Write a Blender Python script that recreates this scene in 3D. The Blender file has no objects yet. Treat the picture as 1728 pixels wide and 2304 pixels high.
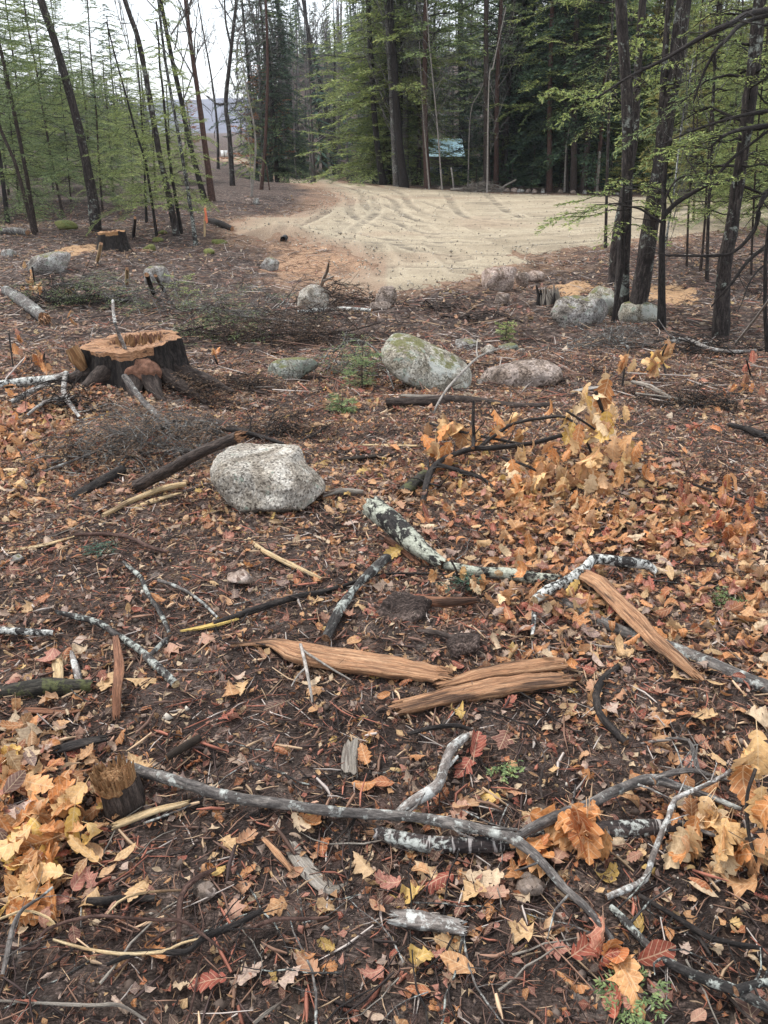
import bpy, math, numpy as np
from mathutils import Vector, Matrix
R = math.radians
rng = np.random.default_rng(11)
scene = bpy.context.scene

# ---------------------------------------------------------------- camera
CAM_H, PITCH, FPX, CX, CY = 1.60, R(26.35), 1740.5, 864.0, 1152.0
cam = bpy.data.cameras.new("camera")
cam.sensor_fit = 'VERTICAL'; cam.angle_y = 2*math.atan(CY/FPX)
cam.clip_start = 0.05; cam.clip_end = 4000
cam_o = bpy.data.objects.new("camera", cam); scene.collection.objects.link(cam_o)
cam_o.location = (0, 0, CAM_H); cam_o.rotation_euler = (R(90)-PITCH, 0, 0)
scene.camera = cam_o

# ---------------------------------------------------------------- sky and light (bright overcast)
SUN_EL, SUN_AZ = R(58), R(-62)        # azimuth from +Y towards +X: soft light from the left and behind
world = bpy.data.worlds.new("World"); scene.world = world; world.use_nodes = True
nt = world.node_tree; nt.nodes.clear()
wo = nt.nodes.new('ShaderNodeOutputWorld'); bg = nt.nodes.new('ShaderNodeBackground')
sky = nt.nodes.new('ShaderNodeTexSky'); sky.sky_type = 'NISHITA'; sky.sun_disc = False
sky.sun_elevation = SUN_EL; sky.sun_rotation = SUN_AZ; sky.air_density = 1.0; sky.dust_density = 2.5
mixw = nt.nodes.new('ShaderNodeMix'); mixw.data_type = 'RGBA'
tcw = nt.nodes.new('ShaderNodeTexCoord'); nw = nt.nodes.new('ShaderNodeTexNoise')
nw.inputs['Scale'].default_value = 2.2; nw.inputs['Detail'].default_value = 5
mw = nt.nodes.new('ShaderNodeMapRange'); mw.inputs[1].default_value = .3; mw.inputs[2].default_value = .7
mw.inputs[3].default_value = .62; mw.inputs[4].default_value = .90
nt.links.new(tcw.outputs['Generated'], nw.inputs['Vector']); nt.links.new(nw.outputs['Fac'], mw.inputs[0])
nt.links.new(mw.outputs[0], mixw.inputs[0]); nt.links.new(sky.outputs[0], mixw.inputs[6])
mixw.inputs[7].default_value = (7.9, 8.3, 8.7, 1)          # cloud deck, same unit as the sky
nt.links.new(mixw.outputs[2], bg.inputs['Color']); bg.inputs['Strength'].default_value = 0.094
nt.links.new(bg.outputs[0], wo.inputs[0])
sun = bpy.data.lights.new("sun", 'SUN'); sun.energy = 1.5; sun.angle = R(11); sun.color = (1, .965, .91)
sun_o = bpy.data.objects.new("sun", sun); scene.collection.objects.link(sun_o)
_sd = Vector((math.sin(SUN_AZ)*math.cos(SUN_EL), math.cos(SUN_AZ)*math.cos(SUN_EL), math.sin(SUN_EL)))
sun_o.rotation_euler = _sd.to_track_quat('Z', 'Y').to_euler()
scene.view_settings.view_transform = 'Standard'; scene.view_settings.look = 'None'
scene.view_settings.exposure = 1.34; scene.view_settings.gamma = 1
scene.cycles.max_bounces = 6; scene.cycles.diffuse_bounces = 3; scene.cycles.transparent_max_bounces = 8

# ---------------------------------------------------------------- numpy noise and the height of the land
_perm = np.random.default_rng(5).random(65536)
def _hash(i, j, k=0): return _perm[((i*73856093) ^ (j*19349663) ^ (k*83492791)) & 65535]
def vnoise(x, y, s=0):
    x = np.asarray(x, float); y = np.asarray(y, float)
    i = np.floor(x).astype(np.int64); j = np.floor(y).astype(np.int64)
    u = x-i; v = y-j; u = u*u*(3-2*u); v = v*v*(3-2*v)
    return ((_hash(i, j, s)*(1-u)+_hash(i+1, j, s)*u)*(1-v) + (_hash(i, j+1, s)*(1-u)+_hash(i+1, j+1, s)*u)*v)*2-1
def fbm(x, y, s=0, o=4):
    a, r = 1, 0
    for k in range(o): r = r + a*vnoise(x*2**k, y*2**k, s+k); a *= .5
    return r
def smooth(a, b, x): t = np.clip((x-a)/(b-a), 0, 1); return t*t*(3-2*t)
_YK = np.array([-60, -5, 0, 2, 3.5, 5, 8, 11, 14, 40, 400]); _ZK = np.array([.9, .15, 0, -.02, -.12, -.25, -.6, -.85, -.95, -.97, -.97])
MOUNDS = []                                       # (x, y, radius, height) filled below from the photo
def h_base(x, y):
    x = np.asarray(x, float); y = np.asarray(y, float)
    z = np.interp(y, _YK, _ZK)
    far_edge = 41 + .25*np.clip(-x, 0, 40) - .22*np.clip(x, 0, 40)
    fall = smooth(0, 18, y-far_edge-1.5)*smooth(-10, -3, x+ (y-40)*.12)
    z = z - 1.9*fall
    z = z + 17*smooth(78, 170, y)*smooth(-.155, -.10, x/np.maximum(y, 1))      # wooded hillside behind the cabin
    z = z + 9*smooth(85, 190, y)*smooth(-.27, -.34, x/np.maximum(y, 1))        # and behind the left wood
    z = z + .09*vnoise(x*.9, y*.9, 3)*smooth(3, 7, y)*smooth(16, 12, y) + .16*vnoise(x*.35, y*.35, 9)*smooth(12, 18, y)*smooth(-3, -7, x)
    for (mx, my, mr, mh) in MOUNDS:
        z = z + mh*np.exp(-((x-mx)**2+(y-my)**2)/(mr*mr))
    return z
def h_full(x, y):
    n = smooth(40, 10, np.asarray(y, float))
    return h_base(x, y) + n*((.020+.016*smooth(3.5, 6, np.asarray(y, float)))*fbm(np.asarray(x)*4, np.asarray(y)*4, 21, 4)) + .006*fbm(np.asarray(x)*24, np.asarray(y)*24, 41, 2)*smooth(9, 5, np.asarray(y, float))
FWD = np.array([0, math.cos(PITCH), -math.sin(PITCH)]); UP = np.array([0, math.sin(PITCH), math.cos(PITCH)])
CAM = np.array([0, 0, CAM_H])
def ray(px, py): return FWD + np.array([1., 0, 0])*((px-CX)/FPX) + UP*((CY-py)/FPX)
_TS = np.geomspace(.8, 400, 900)
def P(px, py, off=0.0, hf=h_base):                # where the line of sight through that spot of the photo meets the land
    d = ray(px, py); pts = CAM + _TS[:, None]*d
    g = pts[:, 2]-hf(pts[:, 0], pts[:, 1])-off
    k = np.argmax(g < 0)
    if g[k] >= 0: k = len(g)-1
    if k == 0: k = 1
    t = _TS[k-1]+(_TS[k]-_TS[k-1])*g[k-1]/max(1e-9, g[k-1]-g[k])
    return CAM+t*d
def D(px, py, y):                                 # the point seen there at distance y
    d = ray(px, py); return CAM+d*(y/d[1])
def px_of(x, y, z):
    v = np.stack([np.asarray(x, float), np.asarray(y, float), np.asarray(z, float)-CAM_H], -1)
    c = v@FWD; c = np.where(c < .05, .05, c)
    return CX+FPX*v[..., 0]/c, CY-FPX*(v@UP)/c
def dist(p): return float((p-CAM)@FWD)
for (a, b, rr, hh) in [((640, 533), 0, .8, .34), ((1000, 680), 0, 1.0, .10), ((1180, 760), 0, .5, -.14), ((905, 1400), 0, .18, .05), ((1040, 1450), 0, .12, .045),
                       ((620, 455), 0, 2.6, .28), ((700, 600), 0, 1.6, -.22), ((300, 880), 0, .8, .07), ((350, 1000), 0, .55, .09), ((1010, 672), 0, .45, .12), ((1090, 652), 0, .5, .14), ((930, 690), 0, .4, .08), ((1190, 612), 0, .6, .12), ((470, 520), 0, .9, .12), ((40, 960), 0, .5, .06),
                       ((1250, 680), 0, .8, .10), ((1400, 1050), 0, .6, .07), ((200, 600), 0, 2.0, .18), ((1620, 600), 0, 2.2, .2)]:
    q = P(a, b) if False else P(a[0], a[1]); MOUNDS.append((q[0], q[1], rr, hh))

# ---------------------------------------------------------------- mesh building
class MB:
    def __init__(s): s.v = []; s.n = 0; s.f = []; s.col = []; s.tc = []; s.mi = []
    def add(s, v, faces, col=None, tc=None, mi=0):
        v = np.asarray(v, np.float32).reshape(-1, 3)
        for f in (faces if isinstance(faces, list) else [faces]):
            f = np.asarray(f, np.int64)
            if len(f): s.f.append(f+s.n); s.mi.append(np.full(len(f), mi, np.int32))
        s.v.append(v)
        c = np.ones((len(v), 4), np.float32)
        if col is not None: c[:, :3] = np.asarray(col)
        s.col.append(c)
        s.tc.append(v.copy() if tc is None else np.asarray(tc, np.float32)); s.n += len(v)
    def build(s, name, mats, parent=None, smooth_=True):
        me = bpy.data.meshes.new(name)
        if s.n:
            V = np.concatenate(s.v); me.vertices.add(len(V)); me.vertices.foreach_set('co', V.ravel())
            idx = np.concatenate([f.ravel() for f in s.f]); cnt = np.concatenate([np.full(len(f), f.shape[1]) for f in s.f])
            me.loops.add(len(idx)); me.loops.foreach_set('vertex_index', idx.astype(np.int32))
            me.polygons.add(len(cnt)); st = np.concatenate([[0], np.cumsum(cnt)[:-1]]).astype(np.int32)
            me.polygons.foreach_set('loop_start', st)
            me.polygons.foreach_set('material_index', np.concatenate(s.mi))
            if smooth_: me.polygons.foreach_set('use_smooth', np.ones(len(cnt), bool))
            me.update(calc_edges=True)
            a = me.attributes.new('col', 'FLOAT_COLOR', 'POINT'); a.data.foreach_set('color', np.concatenate(s.col).ravel())
            a = me.attributes.new('tc', 'FLOAT_VECTOR', 'POINT'); a.data.foreach_set('vector', np.concatenate(s.tc).ravel())
            me.validate()
        for m in (mats if isinstance(mats, (list, tuple)) else [mats]): me.materials.append(m)
        o = bpy.data.objects.new(name, me); scene.collection.objects.link(o)
        if parent is not None: o.parent = parent
        return o
def tag(o, label=None, cat=None, group=None, kind=None):
    if label: o['label'] = label
    if cat: o['category'] = cat
    if group: o['group'] = group
    if kind: o['kind'] = kind
    return o
def empty(name, loc, label, cat, group=None):
    o = bpy.data.objects.new(name, None); scene.collection.objects.link(o); o.location = [float(c) for c in loc]
    o.empty_display_size = .1
    return tag(o, label, cat, group)
def catmull(pts, n):
    p = np.asarray(pts, float)
    if len(p) < 3: t = np.linspace(0, 1, n+1)[:, None]; return p[0]*(1-t)+p[-1]*t
    p = np.vstack([2*p[0]-p[1], p, 2*p[-1]-p[-2]]); out = []
    for i in range(1, len(p)-2):
        t = np.linspace(0, 1, n, endpoint=False)[:, None]; a, b, c, d = p[i-1], p[i], p[i+1], p[i+2]
        out.append(.5*((2*b)+(-a+c)*t+(2*a-5*b+4*c-d)*t**2+(-a+3*b-3*c+d)*t**3))
    return np.vstack(out+[p[-2][None]])
def tube(mb, pts, rad, n=8, rough=0., prof=None, jag=0., mi=0, mi_end=None, col=None, cap=True, tilt=0., rs=None):
    """swept tube; prof = (n,2) cross section (side, up) scaled by rad; jag = ragged ends"""
    rs = rs or rng
    p = np.asarray(pts, float); m = len(p); rad = np.broadcast_to(np.asarray(rad, float), (m,))
    t = np.gradient(p, axis=0); t /= np.linalg.norm(t, axis=1)[:, None]+1e-12
    up = np.array([0, 0, 1.]); 
    if abs(t[:, 2]).mean() > .75: up = np.array([0, -1., 0])
    sd = np.cross(t, up); sd /= np.linalg.norm(sd, axis=1)[:, None]+1e-9; u = np.cross(sd, t)
    th = np.linspace(0, 2*np.pi, n, endpoint=False)+tilt
    if prof is None: cs, sn = np.cos(th), np.sin(th)
    else: cs, sn = prof[:, 0], prof[:, 1]; n = len(cs)
    th = np.linspace(0, 2*np.pi, n, endpoint=False)
    rr = np.ones((m, n))
    s = np.concatenate([[0], np.cumsum(np.linalg.norm(np.diff(p, axis=0), axis=1))])
    if rough:
        q = rs.random()*50; R0 = rad.mean()+1e-6
        rr += rough*vnoise(s[:, None]/(R0*3)+q+0*th, np.cos(th)[None]*1.2+s[:, None]*0+q) + rough*.7*vnoise(s[:, None]/(R0*9)+q+3*np.sin(th)[None], np.sin(th)[None]*2.3+q)
    V = p[:, None]+rad[:, None, None]*rr[..., None]*(cs[None, :, None]*sd[:, None]+sn[None, :, None]*u[:, None])
    if jag:
        j = rs.uniform(-.2, 1, n)*jag; V[-1] += j[:, None]*t[-1]; j = rs.uniform(-.2, 1, n)*jag; V[0] -= j[:, None]*t[0]
    tc = np.stack([np.broadcast_to(cs[None]*rad.mean(), (m, n)), np.broadcast_to(sn[None]*rad.mean(), (m, n)), np.broadcast_to(s[:, None], (m, n))], -1)+np.array([rng.random()*7, 0, rng.random()*9])
    i = np.arange(m-1)[:, None]*n; k = np.arange(n)[None]; k2 = (k+1) % n
    F = np.stack([i+k, i+k2, i+n+k2, i+n+k], -1).reshape(-1, 4)
    mb.add(V.reshape(-1, 3), F, col, tc.reshape(-1, 3), mi)
    if cap:
        for e, sgn in ((0, -1), (m-1, 1)):
            ring = V[e]; c = p[e]-sgn*t[e]*rad[e]*(.35 if jag else 0)
            vv = np.vstack([ring, c[None]]); ff = np.stack([np.arange(n), (np.arange(n)+1) % n, np.full(n, n)], -1)
            if sgn < 0: ff = ff[:, ::-1]
            tce = np.vstack([tc[e], (tc[e].mean(0))[None]])
            mb.add(vv, ff, col, tce, mi if mi_end is None else mi_end)
def pdensify(pp, step=24):
    """photo polyline -> smooth, denser photo polyline"""
    L = sum(math.hypot(pp[i+1][0]-pp[i][0], pp[i+1][1]-pp[i][1]) for i in range(len(pp)-1))
    n = max(2, int(L/step/max(1, len(pp)-1))+1)
    return catmull(np.array(pp, float), n)
# ---------------------------------------------------------------- materials
def mat(name, rough=.8, spec=.3):
    m = bpy.data.materials.new(name); m.use_nodes = True; t = m.node_tree; b = t.nodes['Principled BSDF']
    b.inputs['Roughness'].default_value = rough; b.inputs['Specular IOR Level'].default_value = spec
    return m, t, b
def N(t, kind, **kw):
    n = t.nodes.new('ShaderNode'+kind)
    for k, v in kw.items():
        if k in n.inputs: n.inputs[k].default_value = v
        else: setattr(n, k, v)
    return n
def attr(t, name, out='Vector'): n = t.nodes.new('ShaderNodeAttribute'); n.attribute_name = name; return n.outputs[out]
def noise(t, vec, scale, detail=4, rough=.55, dist=0.):
    n = N(t, 'TexNoise'); n.inputs['Scale'].default_value = scale; n.inputs['Detail'].default_value = detail
    n.inputs['Roughness'].default_value = rough; n.inputs['Distortion'].default_value = dist
    t.links.new(vec, n.inputs['Vector']); return n.outputs['Fac']
def voro(t, vec, scale, out='Distance', feat='F1', rand=1.):
    n = N(t, 'TexVoronoi'); n.feature = feat; n.inputs['Scale'].default_value = scale; n.inputs['Randomness'].default_value = rand
    t.links.new(vec, n.inputs['Vector']); return n.outputs[out]
def ramp(t, fac, stops, mode='LINEAR'):
    n = N(t, 'ValToRGB'); e = n.color_ramp.elements; n.color_ramp.interpolation = mode
    while len(e) < len(stops): e.new(.5)
    for i, (p, c) in enumerate(stops):
        e[i].position = p; e[i].color = (*(c if isinstance(c, tuple) else (c, c, c)), 1)
    t.links.new(fac, n.inputs[0]); return n.outputs['Color']
def mix(t, fac, a, b, mode='MIX'):
    n = N(t, 'Mix'); n.data_type = 'RGBA'; n.blend_type = mode
    for s, i in ((fac, 0), (a, 6), (b, 7)):
        if isinstance(s, (int, float)): n.inputs[i].default_value = s
        elif isinstance(s, tuple): n.inputs[i].default_value = (*s, 1)
        else: t.links.new(s, n.inputs[i])
    return n.outputs[2]
def mth(t, op, a, b=0.):
    n = N(t, 'Math'); n.operation = op
    for s, i in ((a, 0), (b, 1)):
        if isinstance(s, (int, float)): n.inputs[i].default_value = s
        else: t.links.new(s, n.inputs[i])
    return n.outputs[0]
def scalev(t, vec, s):
    n = N(t, 'VectorMath'); n.operation = 'MULTIPLY'; t.links.new(vec, n.inputs[0]); n.inputs[1].default_value = s; return n.outputs[0]
def bump(t, b, hgt, strength, distance):
    n = N(t, 'Bump'); n.inputs['Strength'].default_value = strength; n.inputs['Distance'].default_value = distance
    t.links.new(hgt, n.inputs['Height']); t.links.new(n.outputs[0], b.inputs['Normal'])
def oc(t): return N(t, 'TexCoord').outputs['Object']
def sepc(t, c, i): n = N(t, 'SeparateColor'); t.links.new(c, n.inputs[0]); return n.outputs[i]

def m_ground():
    m, t, b = mat('forest_soil', .9, .2); v = oc(t); a = attr(t, 'col', 'Color')
    lit, sand, near = sepc(t, a, 0), sepc(t, a, 1), sepc(t, a, 2)
    warp = N(t, 'TexNoise'); warp.inputs['Scale'].default_value = 9; t.links.new(v, warp.inputs['Vector'])
    vv = N(t, 'VectorMath'); vv.operation = 'MULTIPLY_ADD'; t.links.new(warp.outputs['Color'], vv.inputs[0]); vv.inputs[1].default_value = (.09, .09, .09); t.links.new(v, vv.inputs[2]); v2 = vv.outputs[0]
    soil = ramp(t, noise(t, v, 3.2, 8, .7), [(.3, (.022, .015, .013)), (.45, (.060, .043, .037)), (.58, (.135, .098, .083)), (.75, (.25, .195, .165))])
    fib = ramp(t, noise(t, scalev(t, v2, (1, 4, 1)), 60, 3, .7), [(.3, .3), (.47, .8), (.6, 1.7), (.72, 3.6)])
    fib2 = ramp(t, noise(t, scalev(t, v2, (4, 1, 1)), 48, 3, .7), [(.35, .6), (.6, 1.15), (.75, 2.0)])
    soil = mix(t, 1., soil, fib, 'MULTIPLY'); soil = mix(t, 1., soil, fib2, 'MULTIPLY')
    cellc = voro(t, scalev(t, v2, (1, 1, .3)), 17, 'Color'); r1 = sepc(t, cellc, 0)
    leaf = ramp(t, r1, [(0, (.05, .035, .028)), (.3, (.11, .07, .052)), (.5, (.19, .12, .09)), (.66, (.28, .19, .15)), (.8, (.14, .075, .06)), (.88, (.36, .28, .22)), (.97, (.52, .46, .41))], 'CONSTANT')
    edge = ramp(t, voro(t, scalev(t, v2, (1, 1, .3)), 17, 'Distance', 'F1'), [(.25, 1.), (.62, .18)])
    leaf = mix(t, 1., leaf, edge, 'MULTIPLY')
    lm = ramp(t, noise(t, v2, 7, 5, .7), [(.42, 0.), (.56, 1.)])
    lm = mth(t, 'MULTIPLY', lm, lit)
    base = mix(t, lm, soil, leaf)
    spk = ramp(t, voro(t, v, 70, 'Distance'), [(.10, 1.), (.16, 0.)]); spm = ramp(t, sepc(t, voro(t, v, 70, 'Color'), 1), [(.80, 0.), (.82, 1.)])
    base = mix(t, mth(t, 'MULTIPLY', spk, spm), base, (.38, .31, .24))
    sandc = ramp(t, noise(t, v, 6, 6, .7), [(.3, (.20, .115, .07)), (.55, (.34, .21, .13)), (.75, (.42, .30, .2))])
    sandc = mix(t, 1., sandc, fib, 'MULTIPLY')
    base = mix(t, sand, base, sandc)
    t.links.new(base, b.inputs['Base Color'])
    hh = mth(t, 'ADD', noise(t, v, 45, 8, .75), mth(t, 'MULTIPLY', noise(t, v, 9, 3), 1.5)); hh = mth(t, 'ADD', hh, mth(t, 'MULTIPLY', lm, r1))
    bump(t, b, hh, 1., .03); return m
def m_road():
    m, t, b = mat('crushed_gravel', .92, .15); v = oc(t); a = attr(t, 'col', 'Color')
    c = ramp(t, noise(t, v, .9, 6, .65), [(.3, (.25, .203, .145)), (.5, (.33, .272, .194)), (.72, (.41, .342, .245))])
    g = ramp(t, noise(t, v, 38, 6, .85), [(.32, .3), (.5, .95), (.68, 1.7)])
    c = mix(t, .85, c, g, 'MULTIPLY')
    st = ramp(t, voro(t, v, 22, 'Distance'), [(.12, 1.), (.2, 0.)]); sm = ramp(t, sepc(t, voro(t, v, 22, 'Color'), 0), [(.72, 0.), (.74, 1.)])
    c = mix(t, mth(t, 'MULTIPLY', st, sm), c, ramp(t, sepc(t, voro(t, v, 22, 'Color'), 1), [(0, (.18, .17, .16)), (1, (.5, .46, .4))]))
    fresh = sepc(t, a, 0); c = mix(t, fresh, c, mix(t, .8, (.13, .11, .085), g, 'MULTIPLY'))
    c = mix(t, sepc(t, a, 1), c, mix(t, .8, (.42, .355, .26), g, 'MULTIPLY'))
    c = mix(t, sepc(t, a, 2), c, mix(t, .8, (.27, .185, .13), g, 'MULTIPLY'))
    t.links.new(c, b.inputs['Base Color']); bump(t, b, noise(t, v, 30, 8, .8), 1., .03); return m
def m_bark(name, dark, mid, lichen=None, lich_amt=.6, ridg=1., scale=1., light_rings=0., lscale=26.):
    m, t, b = mat(name, .85, .25); v = attr(t, 'tc'); v = scalev(t, v, (scale,)*3)
    n1 = noise(t, scalev(t, v, (1, 1, .22)), 70, 6, .7, .6); n2 = noise(t, scalev(t, v, (1, 1, .5)), 14, 4)
    c = ramp(t, n1, [(.32, tuple(x*.45 for x in dark)), (.48, dark), (.66, mid)])
    c = mix(t, n2, c, mix(t, 1., c, (.55, .52, .5), 'MULTIPLY'))
    c = mix(t, .8, c, ramp(t, noise(t, scalev(t, v, (1, 1, .4)), 230, 4, .8), [(.32, .35), (.5, .95), (.68, 1.6)]), 'MULTIPLY')
    if light_rings:
        w = noise(t, scalev(t, v, (.15, .15, 1)), 55, 3, .7); c = mix(t, mth(t, 'MULTIPLY', ramp(t, w, [(.56, 0.), (.62, 1.)]), light_rings), c, (.42, .38, .36))
    if lichen:
        l = noise(t, v, lscale, 6, .72, .3); big = noise(t, v, lscale*.2, 2)
        l = mth(t, 'ADD', l, mth(t, 'MULTIPLY', big, .5)); a0 = .62+.3*(1-lich_amt)
        lc = ramp(t, noise(t, v, 90, 4, .7), [(.32, tuple(x*.35 for x in lichen)), (.5, tuple(x*.8 for x in lichen)), (.68, lichen)])
        c = mix(t, ramp(t, l, [(a0-.02, 0.), (a0+.02, .55), (a0+.08, 1.)]), c, lc)
    t.links.new(c, b.inputs['Base Color']); bump(t, b, n1, .9*ridg, .012); return m
def m_wood(name, c0, c1, c2, dark=(.06, .03, .018)):
    m, t, b = mat(name, .7, .3); v = attr(t, 'tc')
    g = noise(t, scalev(t, v, (1, 1, .05)), 150, 5, .7, .3); g2 = noise(t, scalev(t, v, (1, 1, .12)), 28, 3, .6)
    c = ramp(t, g, [(.3, c0), (.5, c1), (.7, c2)])
    c = mix(t, ramp(t, g2, [(.54, 0.), (.64, .9)]), c, dark)
    c = mix(t, ramp(t, noise(t, v, 9, 5, .7), [(.45, 0.), (.7, .55)]), c, mix(t, 1., c, (.55, .6, .66), 'MULTIPLY'))
    c = mix(t, .8, c, ramp(t, noise(t, scalev(t, v, (1, 1, .03)), 420, 3, .8), [(.3, .35), (.5, 1.), (.7, 1.35)]), 'MULTIPLY')
    t.links.new(c, b.inputs['Base Color']); bump(t, b, mth(t, 'ADD', g, g2), 1., .02); return m
def m_rock(name, base, light, darkc, moss=0., spk=90., lich=0., white=0.):
    m, t, b = mat(name, .85, .25); v = oc(t)
    c = ramp(t, noise(t, v, 5, 6, .65), [(.3, tuple(x*.7 for x in base)), (.5, base), (.68, light)])
    s = voro(t, v, spk, 'Color'); c = mix(t, .75, c, ramp(t, sepc(t, s, 0), [(0, tuple(x*2.2 for x in darkc)), (.16, (.75,)*3), (.55, (1.02,)*3), (.8, (1.55,)*3)], 'CONSTANT'), 'MULTIPLY')
    c = mix(t, ramp(t, noise(t, v, 75, 3, .8), [(.60, 0.), (.68, .85)]), c, darkc)
    c = mix(t, .95, c, ramp(t, noise(t, v, 3.4, 6, .7, 1.2), [(.36, (.30, .26, .22)), (.46, (.75, .70, .64)), (.53, (1.05, 1.04, 1.02))]), 'MULTIPLY')
    if white: c = mix(t, ramp(t, noise(t, v, 3.2, 5, .7), [(.62-.2*white, 0.), (.66-.2*white+.02, .75)]), c, (.46, .47, .43))
    geo = N(t, 'NewGeometry'); sx = N(t, 'SeparateXYZ'); t.links.new(geo.outputs['Normal'], sx.inputs[0])
    if lich: c = mix(t, ramp(t, noise(t, v, 11, 7, .75), [(.63-.2*lich, 0.), (.67-.2*lich, .8)]), c, (.20, .235, .19))
    if moss:
        k = mth(t, 'ADD', mth(t, 'MULTIPLY', sx.outputs[2], .5), noise(t, v, 8, 6, .75))
        c = mix(t, ramp(t, k, [(1.06-.35*moss, 0.), (1.14-.35*moss, .92)]), c, ramp(t, noise(t, v, 60, 4, .8), [(.3, (.06, .06, .022)), (.7, (.17, .165, .06))]))
    t.links.new(c, b.inputs['Base Color']); bump(t, b, mth(t, 'ADD', noise(t, v, 30, 8, .75), mth(t, 'MULTIPLY', noise(t, v, 100, 3), .5)), .9, .012); return m
def m_leaf(name='dead_leaf', vein=True, trans=.25):
    m, t, b = mat(name, .55, .35); c = attr(t, 'col', 'Color'); tc = attr(t, 'tc'); s = N(t, 'SeparateXYZ'); t.links.new(tc, s.inputs[0])
    x, y = mth(t, 'ABSOLUTE', s.outputs[0]), s.outputs[1]
    n = noise(t, tc, 6, 5, .7); c2 = mix(t, .9, c, ramp(t, n, [(.28, (.42, .34, .28)), (.5, (.92, .9, .88)), (.7, (1.2, 1.18, 1.1))]), 'MULTIPLY')
    if vein:
        w = mth(t, 'SINE', mth(t, 'MULTIPLY', mth(t, 'SUBTRACT', y, mth(t, 'MULTIPLY', x, .9)), 42.)); w = mth(t, 'GREATER_THAN', w, .93)
        mid = mth(t, 'LESS_THAN', x, .014); w = mth(t, 'MAXIMUM', w, mid); c2 = mix(t, mth(t, 'MULTIPLY', w, .35), c2, (.72, .56, .36))
        c2 = mix(t, ramp(t, noise(t, tc, 17, 3, .8), [(.62, 0.), (.70, .55)]), c2, (.09, .045, .025))
    geo = N(t, 'NewGeometry'); c2 = mix(t, mth(t, 'MULTIPLY', geo.outputs['Backfacing'], .32), c2, (.52, .38, .25))
    t.links.new(c2, b.inputs['Base Color'])
    tr = N(t, 'BsdfTranslucent'); t.links.new(c2, tr.inputs[0]); ms = N(t, 'MixShader'); ms.inputs[0].default_value = trans
    t.links.new(b.outputs[0], ms.inputs[1]); t.links.new(tr.outputs[0], ms.inputs[2]); t.links.new(ms.outputs[0], t.nodes['Material Output'].inputs[0])
    bump(t, b, n, .5, .05 if False else .01); return m
def m_vcol(name, rough=.8, trans=0.):
    m, t, b = mat(name, rough, .2); c = attr(t, 'col', 'Color'); v = oc(t)
    c = mix(t, .7, c, ramp(t, noise(t, v, 9, 3, .7), [(.3, .6), (.6, 1.25)]), 'MULTIPLY'); t.links.new(c, b.inputs['Base Color'])
    if trans:
        tr = N(t, 'BsdfTranslucent'); t.links.new(c, tr.inputs[0]); ms = N(t, 'MixShader'); ms.inputs[0].default_value = trans
        t.links.new(b.outputs[0], ms.inputs[1]); t.links.new(tr.outputs[0], ms.inputs[2]); t.links.new(ms.outputs[0], t.nodes['Material Output'].inputs[0])
    return m
def m_flat(name, c, rough=.7, nz=.25, sc=8.):
    m, t, b = mat(name, rough, .3); v = oc(t)
    t.links.new(mix(t, 1., c, ramp(t, noise(t, v, sc, 5, .7), [(.3, 1-nz), (.7, 1+nz)]), 'MULTIPLY'), b.inputs['Base Color']); return m
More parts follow.
